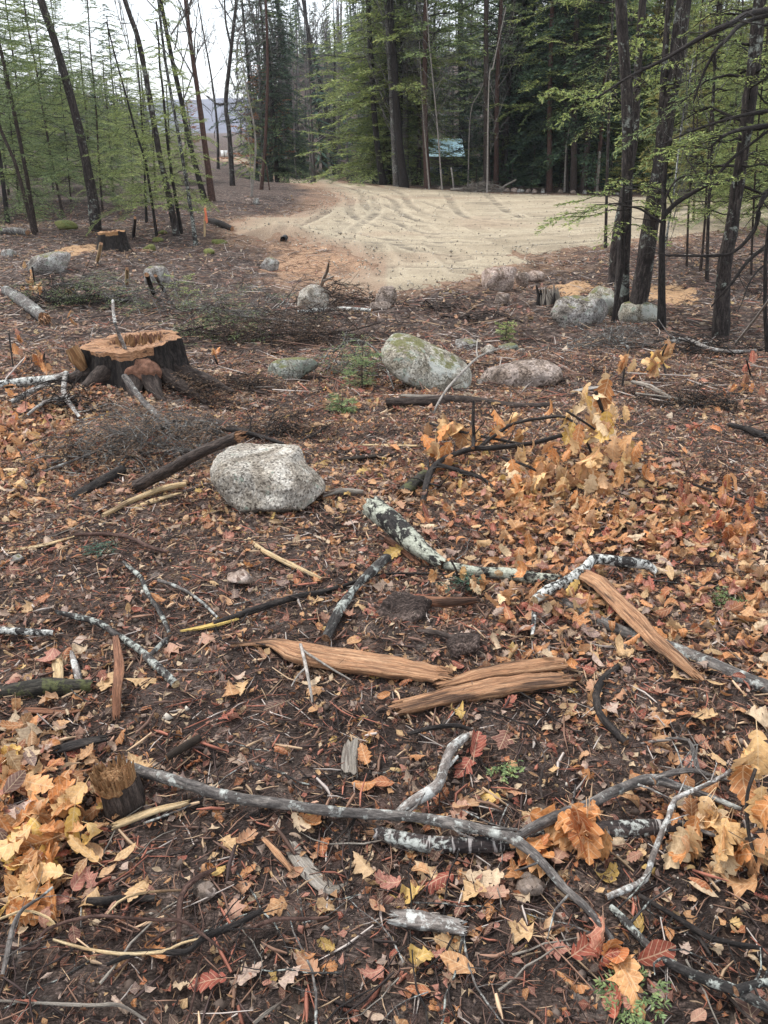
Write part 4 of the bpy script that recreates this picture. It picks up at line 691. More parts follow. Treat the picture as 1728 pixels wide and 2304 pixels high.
# ---------------------------------------------------------------- rocks
from mathutils import noise as mnoise
def ico(sub):
    bm_ = bpy.data.meshes.new('tmp'); import bmesh; b = bmesh.new(); bmesh.ops.create_icosphere(b, subdivisions=sub, radius=1); b.to_mesh(bm_); b.free()
    v = np.empty(len(bm_.vertices)*3); bm_.vertices.foreach_get('co', v); f = np.empty(len(bm_.polygons)*3, np.int64); bm_.polygons.foreach_get('vertices', f); bpy.data.meshes.remove(bm_); return v.reshape(-1, 3), f.reshape(-1, 3)
ICO = {s: ico(s) for s in (3, 4, 6)}
def rock(label, px, py, wpx, hpx, m, dep=.8, planes=None, seed=0, yaw=0., round_=5., sub=4, sink=.2, tilt=0., npl=11, amp=.035, name='boulder', cat='boulder', group=None):
    """px,py = middle of the foot line in the photo; wpx,hpx = visible width and height there"""
    rs = np.random.default_rng(seed+100); V, F = ICO[sub]; d = V/np.linalg.norm(V, axis=1)[:, None]
    if planes is None:
        planes = [((rs.normal(), rs.normal(), rs.normal()*.8), rs.uniform(.74, 1.0)) for _ in range(npl+5)]+[((0, 0, 1), 1.0), ((0, 0, -1), .8)]
    acc = 0
    for nrm, k in planes:
        nv = np.array(nrm, float); nv /= np.linalg.norm(nv); acc = acc+np.clip(d@nv/k, 0, None)**(round_*2)
    r = (acc+1e-9)**(-1/(round_*2)); r = np.clip(r, 0, 1.35); v = d*r[:, None]
    q0 = P(px, py); w = wpx*dist(q0)/FPX; ang_ = PITCH+math.atan((py-CY)/FPX); h = max((.5 if wpx > 180 else .92)*hpx, hpx-.5*wpx*dep*math.sin(ang_))*dist(q0)/FPX*1.02
    ext = v.max(0)-v.min(0); v = (v-(v.max(0)+v.min(0))/2)/ext
    S = np.array([w, w*dep, h/(1-sink)*.93]); v = v*S
    if tilt: c, s = math.cos(tilt), math.sin(tilt); v = v@np.array([[c, 0, -s], [0, 1, 0], [s, 0, c]])
    o = seed*3.7; nn = v/ (w)*1.0
    disp = amp*w*(fbm(nn[:, 0]*3+o+nn[:, 2]*2.3, nn[:, 1]*3+nn[:, 2]*3.1, 7, 4))*.7
    v = v+d*disp[:, None]
    mb = MB(); mb.add(v, F, (0, 0, 0) if m == 'ground' else None); ob = mb.build(name, M[m]); depth = w*dep
    ob.location = (float(q0[0]), float(q0[1]+depth*.40), float(q0[2]+h*.5-h*sink*.5)); ob.rotation_euler = (0, 0, yaw); return tag(ob, label, cat, group)
G1 = [((0, 0, 1), .56), ((-.1, -.3, 1), .56), ((-1, 0, .05), .98), ((.80, -.05, .60), .70), ((1, 0, 0), 1.0), ((0, 0, -1), .60), ((-.85, -.25, -.55), .78), ((-.15, -1, .30), .56), ((-.75, -.8, -.15), .80), ((.7, -.8, .05), .74), ((-.55, -.5, .75), .76), ((0, 1, 0), .7), ((-1, 1, .2), .95), ((1, 1, .2), .9), ((.45, -.6, .75), .64), ((.8, -.3, -.75), .92), ((.1, -.8, -.7), .72)]
rock('large speckled grey granite boulder with a flat top left of centre', 597, 1160, 252, 148, 'rock_a', .75, G1, 1, round_=16, sub=6, sink=.05, amp=.045)
rock('biggest boulder, oval and mossy, sloping down to the right above centre', 966, 884, 224, 108, 'rock_b', .6, [((0, 0, 1), 1), ((-1, 0, 0), 1), ((1, 0, 0), 1), ((0, -1, .2), .92), ((0, 1, 0), 1), ((-.5, -.5, .7), 1.02), ((.7, -.5, .6), 1.0), ((0, 0, -1), 1)], 2, round_=1.9, sub=6, sink=.02, tilt=.44, amp=.025)
rock('low rounded boulder with green lichen left of the biggest boulder', 658, 858, 112, 50, 'rock_c', .7, None, 3, round_=3, sub=4, sink=.2)
rock('small pale grey triangular boulder behind the brown brush', 703, 694, 70, 52, 'rock_a', .8, [((-.8, -.3, .75), .7), ((.8, -.3, .7), .72), ((0, -1, .4), .8), ((0, 0, -1), .8), ((0, 1, .3), .9), ((0, 0, 1), .95), ((-1, 0, 0), 1), ((1, 0, 0), 1)], 4, round_=6)
rock('brown jagged rock standing at the near edge of the gravel', 868, 692, 48, 50, 'rock_f', .8, None, 5, round_=8, npl=14, amp=.06)
rock('small brown rock lying against the jagged rock by the gravel', 856, 700, 50, 22, 'rock_f', .7, None, 6, round_=6)
rock('pinkish rounded boulder at the edge of the gravel', 1124, 655, 78, 56, 'rock_d', .8, None, 7, round_=5)
rock('small reddish stone right beside the pinkish boulder', 1176, 646, 34, 34, 'rock_f', .8, None, 8, round_=7)
rock('pale stone lying behind the small reddish stone by the gravel', 1206, 636, 42, 26, 'rock_d', .8, None, 9, round_=6)
rock('small dusty stone below the pinkish boulder', 1131, 684, 34, 26, 'rock_f', .8, None, 10, round_=4)
rock('angular grey and white boulder in front of the twin tree trunks', 1312, 736, 136, 66, 'rock_e', .7, None, 11, round_=7, npl=12, sub=6, amp=.05)
rock('small pale block left of the angular grey boulder', 1258, 716, 40, 40, 'rock_a', .8, None, 12, round_=7)
rock('rounded boulder with bright moss behind the twin tree trunks', 1350, 712, 84, 66, 'rock_b', .8, None, 13, round_=3.5)
rock('mossy brown boulder on the right side of the twin tree trunks', 1440, 730, 90, 54, 'rock_b', .7, None, 14, round_=4)
rock('flat white stone right of the biggest boulder', 1052, 786, 52, 19, 'rock_e', .7, None, 15, round_=4)
rock('small white round stone right of the flat white stone', 1102, 798, 38, 20, 'rock_a', .8, None, 16, round_=3.5)
rock('flat mossy stone below the green sprig right of the biggest boulder', 1146, 792, 46, 18, 'rock_c', .7, None, 17, round_=4)
rock('broad low dusty boulder sunk in the bare soil right of the biggest boulder', 1180, 872, 190, 62, 'rock_f', .6, None, 18, round_=3, sub=4, sink=.35, amp=.05)
rock('small stone at the lower right tip of the biggest boulder', 1086, 868, 26, 15, 'rock_e', .8, None, 19)
rock('grey rounded boulder with a dark hollow at left', 107, 618, 92, 48, 'rock_e', .7, None, 20, round_=4, npl=9)
rock('small grey boulder at the left edge', 18, 580, 36, 20, 'rock_e', .7, None, 21, round_=4)
rock('half hidden purplish grey boulder beyond the big stump', 352, 640, 60, 40, 'rock_e', .7, None, 22, round_=4)
rock('jagged grey rock left of the brown dirt patch', 604, 608, 48, 28, 'rock_e', .7, None, 23, round_=7)
for i, (x, y, w, h, l) in enumerate([(142, 518, 52, 20, 'long moss covered stone left of the tall leaning trunk'), (334, 566, 28, 16, 'small moss covered stone right of the small stump'), (354, 546, 24, 12, 'tiny mossy stone above the small moss covered stone'), (469, 572, 26, 12, 'low mossy stone midway to the gravel'), (492, 550, 34, 11, 'flat mossy stone nearest the gravel inlet'), (365, 528, 20, 10, 'little mossy stone under the thin left trees')]):
    rock(l, x, y, w, h, 'moss', .8, None, 30+i, round_=3, name='mossy_stone', cat='stone')
for i, (x, y, w, h, l, mm) in enumerate([(559, 460, 15, 13, 'pinkish stone in the left woods near the gravel', 'rock_d'), (576, 460, 16, 14, 'grey stone touching the pinkish stone in the left woods', 'rock_e'), (262, 452, 26, 14, 'grey boulder far back in the left woods', 'rock_e'), (335, 455, 16, 14, 'small grey boulder far back behind the thin saplings', 'rock_e'), (1240, 860, 26, 14, 'small dusty stone on the slope of the broad low boulder', 'rock_f'), (1356, 836, 24, 13, 'small brown stone in the bare soil at right', 'rock_f'), (1173, 796, 18, 12, 'tiny pale stone beside the flat mossy stone', 'rock_a'), (560, 905, 26, 8, 'flat pale stone on the soil right of the big stump', 'rock_a'),
     (538, 1318, 58, 28, 'pale crumbly stone in the dark soil below the granite boulder', 'rock_d'), (35, 1268, 32, 18, 'pale stone half buried at the left edge', 'rock_e'), (460, 2030, 60, 40, 'round grey stone beside the bent reddish root', 'rock_f'), (1200, 2020, 74, 40, 'dusty stone under leaves in the lower right foreground', 'rock_f')]):
    rock(l, x, y, w, h, mm, .8, None, 40+i, round_=5, name='stone', cat='stone')
fr = []
for i in range(26):                               # row of stones heaped along the far edge of the gravel
    x = [812, 826, 838, 850, 858, 730, 745, 700, 1062, 1078, 1095, 1108, 1122, 1140, 1158, 1172, 1190, 1204, 1222, 1262, 1290, 1316, 1350, 1372, 1388, 990][i]; y = np.interp(x, [700, 830, 1060, 1300, 1400], [392, 413, 431, 437, 440])
    rock('pale rubble stone in the low heap along the far edge of the gravel', x, y-1, rng.uniform(9, 22), rng.uniform(5, 10), ['rock_e', 'rock_f', 'rock_d'][i % 3], .8, None, 70+i, round_=6, sub=3, name='rubble_stone', cat='stone', group='rubble stones along the far edge of the gravel')

# ---------------------------------------------------------------- stumps
def stump(name, label, px, py, rpx, hpx, mats, seed=1, flare=1.5, hollow=.5, ell=(1, 1), tilt=(0, 0), n=132, notch=True):
    rs = np.random.default_rng(seed); q = P(px, py); r = rpx*dist(q)/FPX; h = hpx*dist(q)/FPX; q = q+np.array([0, r*ell[1]*flare*.75, 0]); root = empty(name, q, label, 'stump')
    th = np.linspace(0, 2*np.pi, n, endpoint=False); but = 1+.20*np.maximum(0, np.sin(th*5+seed))**1.5+.08*np.sin(th*9+2)+.035*np.sin(th*31+1)+.02*rs.normal(size=n); topz = h*(1+tilt[0]*np.cos(th)+tilt[1]*np.sin(th)+.05*vnoise(th*1.3, th*0, seed)+.012*rs.normal(size=n))
    mb = MB(); rows = 14; V = []; 
    for i in range(rows):
        f = i/(rows-1); rr = r*(1+(flare-1)*(1-f)**2.2)*(1+(but-1)*(1-.45*f)); rr = rr*(1+.025*vnoise(th*9/np.pi*3, f*6+th*0, seed)); z = -.10*(1-f)+topz*f
        V.append(np.stack([rr*np.cos(th)*ell[0], rr*np.sin(th)*ell[1], z], -1))
    V = np.array(V); s = V[..., 2]; tc = np.stack([np.broadcast_to(np.cos(th)*r, s.shape), np.broadcast_to(np.sin(th)*r, s.shape), s], -1)
    i = np.arange(rows-1)[:, None]*n; k = np.arange(n)[None]; k2 = (k+1) % n; F = np.stack([i+k, i+k2, i+n+k2, i+n+k], -1).reshape(-1, 4)
    mi = np.zeros(len(F), int)
    if notch:                                     # fresh wood laid bare under the rim at the front
        rowi = np.repeat(np.arange(rows-1), n); t2 = np.tile(th, rows-1); front = (abs(((t2-4.55+np.pi) % (2*np.pi))-np.pi) < .75+.15*np.sin(t2*17)); mi[(rowi >= rows-2-(t2 > 4.4)*1) & front] = 1
    mb.add(V.reshape(-1, 3), F[mi == 0], None, tc.reshape(-1, 3), 0)
    if (mi == 1).any(): mb.add(V.reshape(-1, 3), F[mi == 1], None, tc.reshape(-1, 3)[:, [2, 1, 0]], 1)
    mb.build('bark', [M[mats[0]], M[mats[1]]], root)
    top = V[-1]; c = top.mean(0); mb = MB(); W = [top]; 
    hc = np.array([r*.22*hollow, r*.12, 0])
    for f, dz, jj in ((.97, .004, .002), (.82, .006, .004), (.66, .0, .008), (.55, .006, .015), (.46, -.14*hollow, .04), (.25, -.26*hollow, .05), (.02, -.28*hollow, .0)):
        w = c+hc*(1-f)+(top-c)*f; w = w+np.stack([0*th, 0*th, dz*r/.35+jj*rs.normal(size=n)*r/.5], -1); W.append(w)
    W = np.array(W); m_ = len(W); i = np.arange(m_-1)[:, None]*n; F = np.stack([i+k, i+k2, i+n+k2, i+n+k], -1); tcw_ = W[..., [0, 2, 1]]*np.array([1, 1, 1])
    mb.add(W.reshape(-1, 3), F[:4].reshape(-1, 4), None, W[..., [1, 2, 0]].reshape(-1, 3), 0); mb.add(W.reshape(-1, 3), F[4:].reshape(-1, 4), None, W.reshape(-1, 3), 1); mb.build('cut_top', [M[mats[1]], M[mats[2]]], root)
    return root, q, r, h, topz
root, q, r, h, tz = stump('tree_stump', 'biggest tree stump, wide and dark barked with an orange hollow cut top', 288, 872, 106, 88, ('bark_dark', 'wood_orange', 'rot'), 3, 1.30, 1.1, (1., .72), (.10, .05))
rs = np.random.default_rng(4)
sp = MB()
for _ in range(60):
    a = rs.uniform(0, 6.28); f = rs.uniform(.3, .58); p0 = np.array([math.cos(a)*r*f+r*.2, math.sin(a)*r*.72*f+.06*r, h*.97]); tube(sp, np.array([p0-[0, 0, .06], p0+np.array([rs.normal(0, .01), rs.normal(0, .01), rs.uniform(.0, .05)])]), [.011, .002], 5, .2, mi=0)
sp.build('torn_fibres', M['wood_cut'], root)
sl = MB(); tube(sl, np.array([[-r*.98, -r*.42, h*.40], [-r*1.05, -r*.50, h*.70], [-r*1.14, -r*.46, h*.92]]), [.03, .055, .05], 0, .1, np.array([[-1, -.35], [0, -.5], [1, -.35], [1, .35], [0, .4], [-1, .35]]), .02); sl.build('torn_slab', M['wood_cut'], root)
V, F = ICO[4]; bb = V*np.array([.15, .10, .12])*(1+.22*fbm(V[:, 0]*4+V[:, 2]*3, V[:, 1]*4, 3, 4))[:, None]+[r*.34, -r*.66, h*.36]; mb = MB(); mb.add(bb, F); mb.build('rotten_burl', M['rot'], root)
rt = MB()
for a, l in ((4.1, .5), (4.9, .42), (5.6, .62), (6.1, .6), (3.4, .5), (5.2, .5)):
    d = np.array([math.cos(a), math.sin(a)*.8, 0]); p = np.array([d*r*.8+[0, 0, h*.38], d*r*1.25+[0, 0, h*.10], d*(r*1.2+l*.3)+[0, 0, -.01], d*(r*1.2+l*.55)+[.03, 0, -.09]]); tube(rt, catmull(p, 4), np.linspace(.085, .025, 13), 9, .25)
rt.build('root', M['bark'], root)
stump('tree_stump', 'smaller stump with an orange cut rim at the foot of the tall leaning trunk', 247, 566, 29, 40, ('bark_dark', 'wood_cut', 'rot'), 8, 1.35, .5, (1, .9), (.05, .0), 40)
# small foreground stump
qq = P(268, 1842); r = 44*dist(qq)/FPX; h = 62*dist(qq)/FPX; q3 = qq+np.array([0, r*.8, 0]); root = empty('small_stump', q3, 'small foreground stump with a splintered orange top at lower left', 'stump'); rs = np.random.default_rng(12)
mb = MB(); tube(mb, np.array([[0, 0, -.05], [0, 0, h*.4], [-.004, .004, h*.8], [-.006, .008, h*1.15]]), [r*1.12, r*1.03, r, r*.95], 26, .10); mb.build('bark', M['bark'], root)
mb = MB(); V, F = ICO[4]; dm = V*np.array([r*1.02, r*.98, .028])+np.array([-.012, .004, h*1.18]); dm[:, 2] += .006*fbm(dm[:, 0]*90, dm[:, 1]*90, 3, 3); mb.add(dm, F, mi=1)
for _ in range(230):
    a = rs.uniform(0, 6.28); f = rs.random()**.5; p0 = np.array([math.cos(a)*r*.97*f-.012, math.sin(a)*r*.95*f+.004, h*1.18]); o_ = np.array([math.cos(a), math.sin(a), 0])*rs.uniform(0, .014)*f+[-.004, .002, 0]; l = rs.uniform(.008, .022)+.022*(f > .75)*rs.random()
    tube(mb, np.array([p0, p0+o_*.5+[0, 0, .012+l*.5], p0+o_+[0, 0, .012+l]]), [.0055, .0045, .0012], 4, .1, mi=0)
mb.build('splintered_top', [M['wood_cut'], M['wood_cut']], root)
# rotten snag stump by the trees at right
qq = P(1238, 690); root = empty('rotten_stump', qq, 'rotten jagged brown stump between the gravel and the twin trunks', 'stump'); k_ = dist(qq)/FPX; mb = MB(); mb2 = MB(); rs = np.random.default_rng(5)
for i in range(30):
    a = rs.uniform(0, 6.28); rr = rs.uniform(2, 19)*k_; p0 = np.array([math.cos(a)*rr*1.3, math.sin(a)*rr+.15, -.05]); hh = rs.uniform(20, 52)*k_; tube(mb if i % 3 else mb2, np.array([p0, p0+[0, 0, hh*.5], p0+np.array([rs.normal(0, .03), 0, hh])]), [7*k_, 5*k_, 1.5*k_], 7, .25)
mb.build('rotted_wood', M['wood_grey'], root); mb2.build('bark_shreds', M['bark_dark'], root)
# sawdust and moss spread on the ground
def patch(name, label, cat, pp, m, hgt=.03):
    poly = world_poly(pp); a = np.array(poly); lo, hi = a.min(0)-.2, a.max(0)+.2; X, Y = np.meshgrid(np.linspace(lo[0], hi[0], 60), np.linspace(lo[1], hi[1], 60)); sd = poly_sd(X, Y, poly)+.12*vnoise(X*5, Y*5, 4)+.05*vnoise(X*16, Y*16, 6)
    Z = h_full(X, Y)+np.clip(sd*.25, -.05, hgt)+.006*vnoise(X*22, Y*22, 3); mb = grid_mesh(X, Y, Z, np.ones(X.shape+(3,)), keep=(sd > -.12).ravel()); return tag(mb.build(name, M[m]), label, cat, kind='stuff')
patch('sawdust', 'orange sawdust spread left of the smaller stump', 'sawdust', [(126, 566), (160, 556), (215, 546), (218, 566), (170, 576)], 'sawdust')
patch('sawdust', 'orange sawdust beside the rotten jagged stump', 'sawdust', [(1250, 640), (1320, 634), (1345, 650), (1300, 668), (1262, 662)], 'sawdust')
patch('sawdust', 'orange sawdust on the ground right of the twin trunks', 'sawdust', [(1450, 648), (1500, 642), (1570, 656), (1560, 682), (1500, 684), (1450, 672)], 'sawdust')
# soil clods at the centre
for i, (x, y, w, hh) in enumerate([(905, 1420, 130, 46), (1045, 1478, 76, 44)]):
    o = rock(['wide dark clod of soil above the orange billets', 'round dark clod of soil right of the wide one'][i], x, y, w, hh, 'ground', .8, None, 95+i, round_=2.5, sub=6, amp=.10, sink=.25, name='soil_clod', cat='soil clod')
# culvert, stakes, cabin, white board
qq = P(638, 545); k_ = dist(qq)/FPX; root = empty('culvert_pipe', qq, 'black drainage pipe end showing in the bank below the gravel', 'pipe'); a = np.linspace(0, 2*np.pi, 24, endpoint=False); R1, R2 = 7.2*k_, 6.0*k_
ring = lambda r_, y_: np.stack([r_*np.cos(a), 0*a+y_, r_*np.sin(a)+R1*.75], -1)
V = np.vstack([ring(R1, -.04), ring(R2, -.04), ring(R2, .35), ring(R1, .35)]); n = 24; k = np.arange(n); F = np.vstack([np.stack([i*n+k, i*n+(k+1) % n, j*n+(k+1) % n, j*n+k], -1) for i, j in ((1, 0), (2, 1), (0, 3))]); mb = MB(); mb.add(V, F); mb.build('pipe_wall', m_flat('black_plastic', (.012, .012, .013), .5), root)
mb = MB(); V = ring(R2*.99, .3); mb.add(np.vstack([V, V.mean(0)[None]]), np.stack([k, (k+1) % n, 0*k+n], -1)); mb.build('pipe_shade_disc', M['dark'], root)  # near-black disc stands in for the shade deep in the pipe
def post(name, label, cat, b, t, rpx, m, flag=None):
    q = P(*b); e = D(t[0], t[1], q[1]); k_ = dist(q)/FPX; L = np.linalg.norm(e-q); root = empty(name, q, label, cat); s = np.array([[-1, -1], [1, -1], [1, 1], [-1, 1]])*1.0
    mb = MB(); tube(mb, np.array([[0, 0, -.15], (e-q)*.5, (e-q)*.97, e-q]), [rpx*k_]*3+[rpx*k_*.3], 4, 0, s*.8); mb.build('stake_post', M[m], root)
    if flag:
        mb = MB(); p = (e-q)*.93; mb.add(np.array([p+[0, -.01, 0], p+[.0, -.06, -.04], p+[.02, -.10, -.40*L], p+[-.04, -.05, -.42*L], p+[-.05, -.03, -.05], p+[.05, -.05, -.22*L]]), np.array([[0, 1, 2, 3], [0, 4, 3, 3][:4], [1, 5, 2, 2][:4]])[:1]); mb.add(np.array([p+[-.03, -.05, 0], p+[.03, -.04, 0], p+[.045, -.05, -L*.45], p+[.0, -.06, -L*.5]]), np.array([[0, 1, 2, 3]])); mb.build('ribbon', flag, root)
    return root
PINK = m_flat('survey_ribbon', (.85, .25, .13), .5)
post('survey_stake', 'survey stake with a hanging orange pink ribbon in the left woods', 'stake', (459, 532), (462, 462), 2.5, 'wood_pale', PINK)
post('white_stake', 'slim white stake leaning at the far edge of the gravel', 'stake', (1022, 428), (1015, 376), 2.2, 'bark_pale')
post('dark_stake', 'thin dark stake at the left side of the gravel bend', 'stake', (607, 428), (599, 372), 1.6, 'bark_red')
post('broken_snag', 'pale broken trunk snag left of the twin trunks, far side of the gravel', 'snag', (1343, 437), (1349, 340), 3.2, 'bark_pale')
post('leaning_pole', 'pale pole leaning diagonally at the far wood edge', 'pole', (1048, 412), (1158, 358), 3.0, 'wood_pale')
post('leaning_pole', 'short pale pole leaning low right of the diagonal one', 'pole', (1112, 430), (1162, 404), 2.2, 'wood_grey')
bd = P(505, 358); k_ = dist(bd)/FPX; y0 = bd[1]; root = empty('notice_board', bd, 'small white board on posts standing by the far road bend', 'board'); c = D(504.5, 346, y0)-bd; w, hh = 7.5*k_, 7*k_
def box(mb, c, s, mi=0):
    c = np.array(c, float); s = np.array(s, float)/2; V = c+np.array([[x, y, z] for x in (-1, 1) for y in (-1, 1) for z in (-1, 1)])*s; mb.add(V, np.array([[0, 1, 3, 2], [4, 6, 7, 5], [0, 4, 5, 1], [2, 3, 7, 6], [0, 2, 6, 4], [1, 5, 7, 3]]), mi=mi)
WHITE = m_flat('white_paint', (.8, .8, .78), .5, .08)
mb = MB(); box(mb, c, (2*w, .04, 2*hh)); mb.build('panel', WHITE, root, False); mb = MB(); box(mb, c+[0, -.03, 0], (.08, .02, 2*hh)); box(mb, c+[0, -.03, -hh*.75], (2*w, .02, .06)); mb.build('trim', M['wood_grey'], root, False)
for s in (-1, 1): mb = MB(); box(mb, c+[s*w*.8, .06, -c[2]/2-.1], (.08, .08, c[2]+.4)); mb.build('post', M['wood_grey'], root, False)
# cabin with a teal metal roof among the trees
cy0 = 66; a1, a2, b1, b2 = D(968, 315, cy0+3), D(1042, 310, cy0+3), D(964, 350, cy0), D(1046, 347, cy0); z1, z0 = (a1[2]+a2[2])/2, (b1[2]+b2[2])/2; x0, x1 = b1[0], b2[0]; gz = float(h_base((x0+x1)/2, cy0+3))-.3
root = empty('cabin', ((x0+x1)/2, cy0+3, gz), 'cabin with a pale teal metal roof half hidden behind the far trees', 'cabin'); W = x1-x0; zr, ze = z1-gz, z0-gz
mb = MB(); box(mb, (0, .2, ze/2), (W*.94, 5.0, ze)); mb.build('wall', m_flat('cabin_wall', (.12, .10, .085), .9), root, False)
TEAL = m_flat('teal_metal_roof', (.62, .84, .88), .45, .12, .8)
for s in (-1, 1):
    rf = MB(); n = 24; xs = np.linspace(-W/2, W/2, n*2+1); 
    V = [[x, s*dy, z_+o] for j, (dy, z_) in enumerate(((3.2, ze-.05), (0, zr))) for x in xs for o in (.0,)]; V = np.array(V); V = np.vstack([V, V-[0, 0, .06]]); m_ = len(xs); k = np.arange(m_-1); F = [np.stack([k, k+1, m_+k+1, m_+k], -1)]; F.append(F[0]+2*m_); F.append(np.stack([k, k+2*m_, k+1+2*m_, k+1], -1)); rf.add(V, np.vstack(F)); o = rf.build('roof', TEAL, root, False)
    rb = MB()
    for x in np.linspace(-W/2+.2, W/2-.2, 18): tube(rb, np.array([[x, s*3.22, ze-.02], [x, 0, zr+.03]]), .028, 4)
    rb.build('roof_ribs', TEAL, o)
for x in (-W*.3, W*.02, W*.3):
    mb = MB(); box(mb, (x, -2.32, ze*.55), (1.1, .06, 1.1)); o = mb.build('window', M['bark_dark'], root, False); mb = MB(); box(mb, (x, -2.36, ze*.55), (.92, .03, .92)); mb.build('pane', m_flat('dark_glass', (.05, .06, .07), .1), o, False)
# ---------------------------------------------------------------- conifer crowns, bare crowns
def blades(base, dirs, side, L, W, col, mb, mi=1):
    """flat two-quad needle sprays: base (n,3), dirs, side unit vectors"""
    n = len(base); V = np.stack([base-side*W[:, None]*.25, base+side*W[:, None]*.25, base+dirs*(L*.5)[:, None]+side*W[:, None]*.5, base+dirs*(L*.5)[:, None]-side*W[:, None]*.5, base+dirs*L[:, None]+[0, 0, 0]], 1)
    b = np.arange(n)[:, None, None]*5
    mb.add(V.reshape(-1, 3), [(np.array([[0, 1, 2, 3]])[None]+b).reshape(-1, 4), (np.array([[3, 2, 4]])[None]+b).reshape(-1, 3)], np.repeat(col, 5, 0), None, mi)
GREENS = {'fresh': [(.19, .24, .08), (.26, .31, .10), (.14, .19, .07), (.33, .36, .13)], 'mid': [(.13, .18, .08), (.17, .225, .09), (.095, .135, .06), (.22, .27, .11)],
          'dark': [(.035, .065, .04), (.055, .09, .052), (.026, .048, .03), (.09, .125, .06)], 'yellow': [(.22, .22, .06), (.29, .26, .08), (.15, .17, .05), (.33, .27, .11)], 'blue': [(.055, .10, .07), (.08, .135, .09), (.04, .07, .052)],
          'brown': [(.16, .095, .06), (.10, .065, .045), (.20, .13, .08)], 'russet': [(.30, .13, .06), (.38, .18, .08), (.22, .09, .045)]}
def branch_sprays(mb, p0, az, L, elev, droop, rs, pal, tw=.09, bl=.05, bw=.014, nb=9, br=.012, dead=.0, flat=.12):
    m = 7; s = np.linspace(0, 1, m); d = np.array([math.cos(az), math.sin(az), 0]); sd = np.array([-d[1], d[0], 0])
    p = p0+d*(s*L)[:, None]+np.array([0, 0, 1])*(elev*s*L-droop*L*s**2+.035*L*np.sin(s*9+rs.uniform(0, 6)))[:, None]+sd*(rs.normal(0, .16)*L*s**2+.03*L*np.sin(s*7+rs.uniform(0, 6)))[:, None]
    tube(mb, p, br*(1-.85*s), 4, 0, cap=False, mi=0)
    if rs.random() < dead: pal = None
    nt_ = max(3, int(L/tw)); u = np.linspace(.22, 1, nt_); pos = np.stack([np.interp(u, s, p[:, i]) for i in range(3)], -1); tl = L*.36*(1-.72*u)*rs.uniform(.6, 1.1, nt_)+.05
    for sg in (-1, 1):
        ang = rs.uniform(.65, 1.1, nt_)*sg; dx = d*np.cos(ang)[:, None]+sd*np.sin(ang)[:, None]; dx[:, 2] = elev*.5-droop*u*.8+rs.normal(0, .10, nt_)
        e = pos+dx*tl[:, None]
        # twig as a thin 3-sided strip
        t_n = len(pos); w = np.full(t_n, br*.22); up = np.array([0, 0, 1.])
        V = np.stack([pos-up*w[:, None], pos+up*w[:, None], e], 1); mb.add(V.reshape(-1, 3), (np.array([[0, 1, 2]])+np.arange(t_n)[:, None]*3), None, None, 0)
        if pal is None: continue
        K = nb; f = rs.random((t_n, K)); bp = pos[:, None]+dx[:, None]*(tl[:, None]*f)[..., None]; sgn = rs.choice([-1, 1], (t_n, K)); a = rs.uniform(.3, 1.2, (t_n, K))*sgn
        dn = dx/np.linalg.norm(dx, axis=1)[:, None]; sn = np.cross(dn, up); sn /= np.linalg.norm(sn, axis=1)[:, None]
        bd = dn[:, None]*np.cos(a)[..., None]+sn[:, None]*np.sin(a)[..., None]; bd[..., 2] += rs.normal(-.08, flat*2, (t_n, K)); bs = np.cross(bd, up); bs /= np.linalg.norm(bs, axis=2)[..., None]+1e-9; bs[..., 2] += rs.normal(0, .5, (t_n, K))
        c = np.array(pal)[rs.integers(0, len(pal), (t_n, K))]*rs.uniform(.8, 1.35, (t_n, 1, 1))
        blades(bp.reshape(-1, 3), bd.reshape(-1, 3), bs.reshape(-1, 3), rs.uniform(.6, 1.3, t_n*K)*bl, np.full(t_n*K, bw), c.reshape(-1, 3), mb)
def crown_mesh(seed, z0, z1, Lmax, nbr, pal, tw=.1, bl=.06, bw=.016, nb=8, elev=.12, droop=.32, shape=1., dead=0., br=.014, gap=0.):
    rs = np.random.default_rng(seed); mb = MB(); az = 0
    for i in range(nbr):
        f = (i+rs.random())/nbr; az += 2.4+rs.normal(0, .3); z = z0+(z1-z0)*f; L = Lmax*((1-f)**.8*.85+.15)*rs.uniform(.3, 1.15)*(1 if shape > 0 else min(1, .4+f*2))
        if rs.random() < gap: continue
        branch_sprays(mb, np.array([0, 0, z]), az, L, elev+rs.normal(0, .2), droop*rs.uniform(.6, 1.2), rs, GREENS[pal] if rs.random() > .12 else GREENS['mid' if pal != 'mid' else 'fresh'], tw, bl, bw, nb, br, dead)
    return mb
def bare_crown(seed, z0, z1, H, nbr, m=None, spread=.55, r0=.03, lev=3):
    rs = np.random.default_rng(seed); mb = MB()
    def go(p, d, L, r, l):
        k = 4; pts = [p]; dd = d.copy()
        for _ in range(k): dd = dd+rs.normal(0, .10, 3)+[0, 0, .05]; dd /= np.linalg.norm(dd); pts.append(pts[-1]+dd*L/k)
        pts = np.array(pts); tube(mb, pts, np.linspace(r, r*.35, k+1), 4 if l > 0 else 3, 0, cap=False)
        if l <= 0: return
        for _ in range(rs.integers(3, 6)):
            i = rs.integers(1, k+1); nd = dd+rs.normal(0, spread, 3); nd /= np.linalg.norm(nd); go(pts[i], nd, L*rs.uniform(.4, .7), r*.45, l-1)
    for i in range(nbr):
        a = rs.uniform(0, 6.28); z = z0+(z1-z0)*(i+rs.random())/nbr; d = np.array([math.cos(a)*.6, math.sin(a)*.6, rs.uniform(.35, 1.1)]); d /= np.linalg.norm(d); go(np.array([0, 0, z]), d, H*rs.uniform(.6, 1.1), r0, lev-1)
    return mb
CR = {}
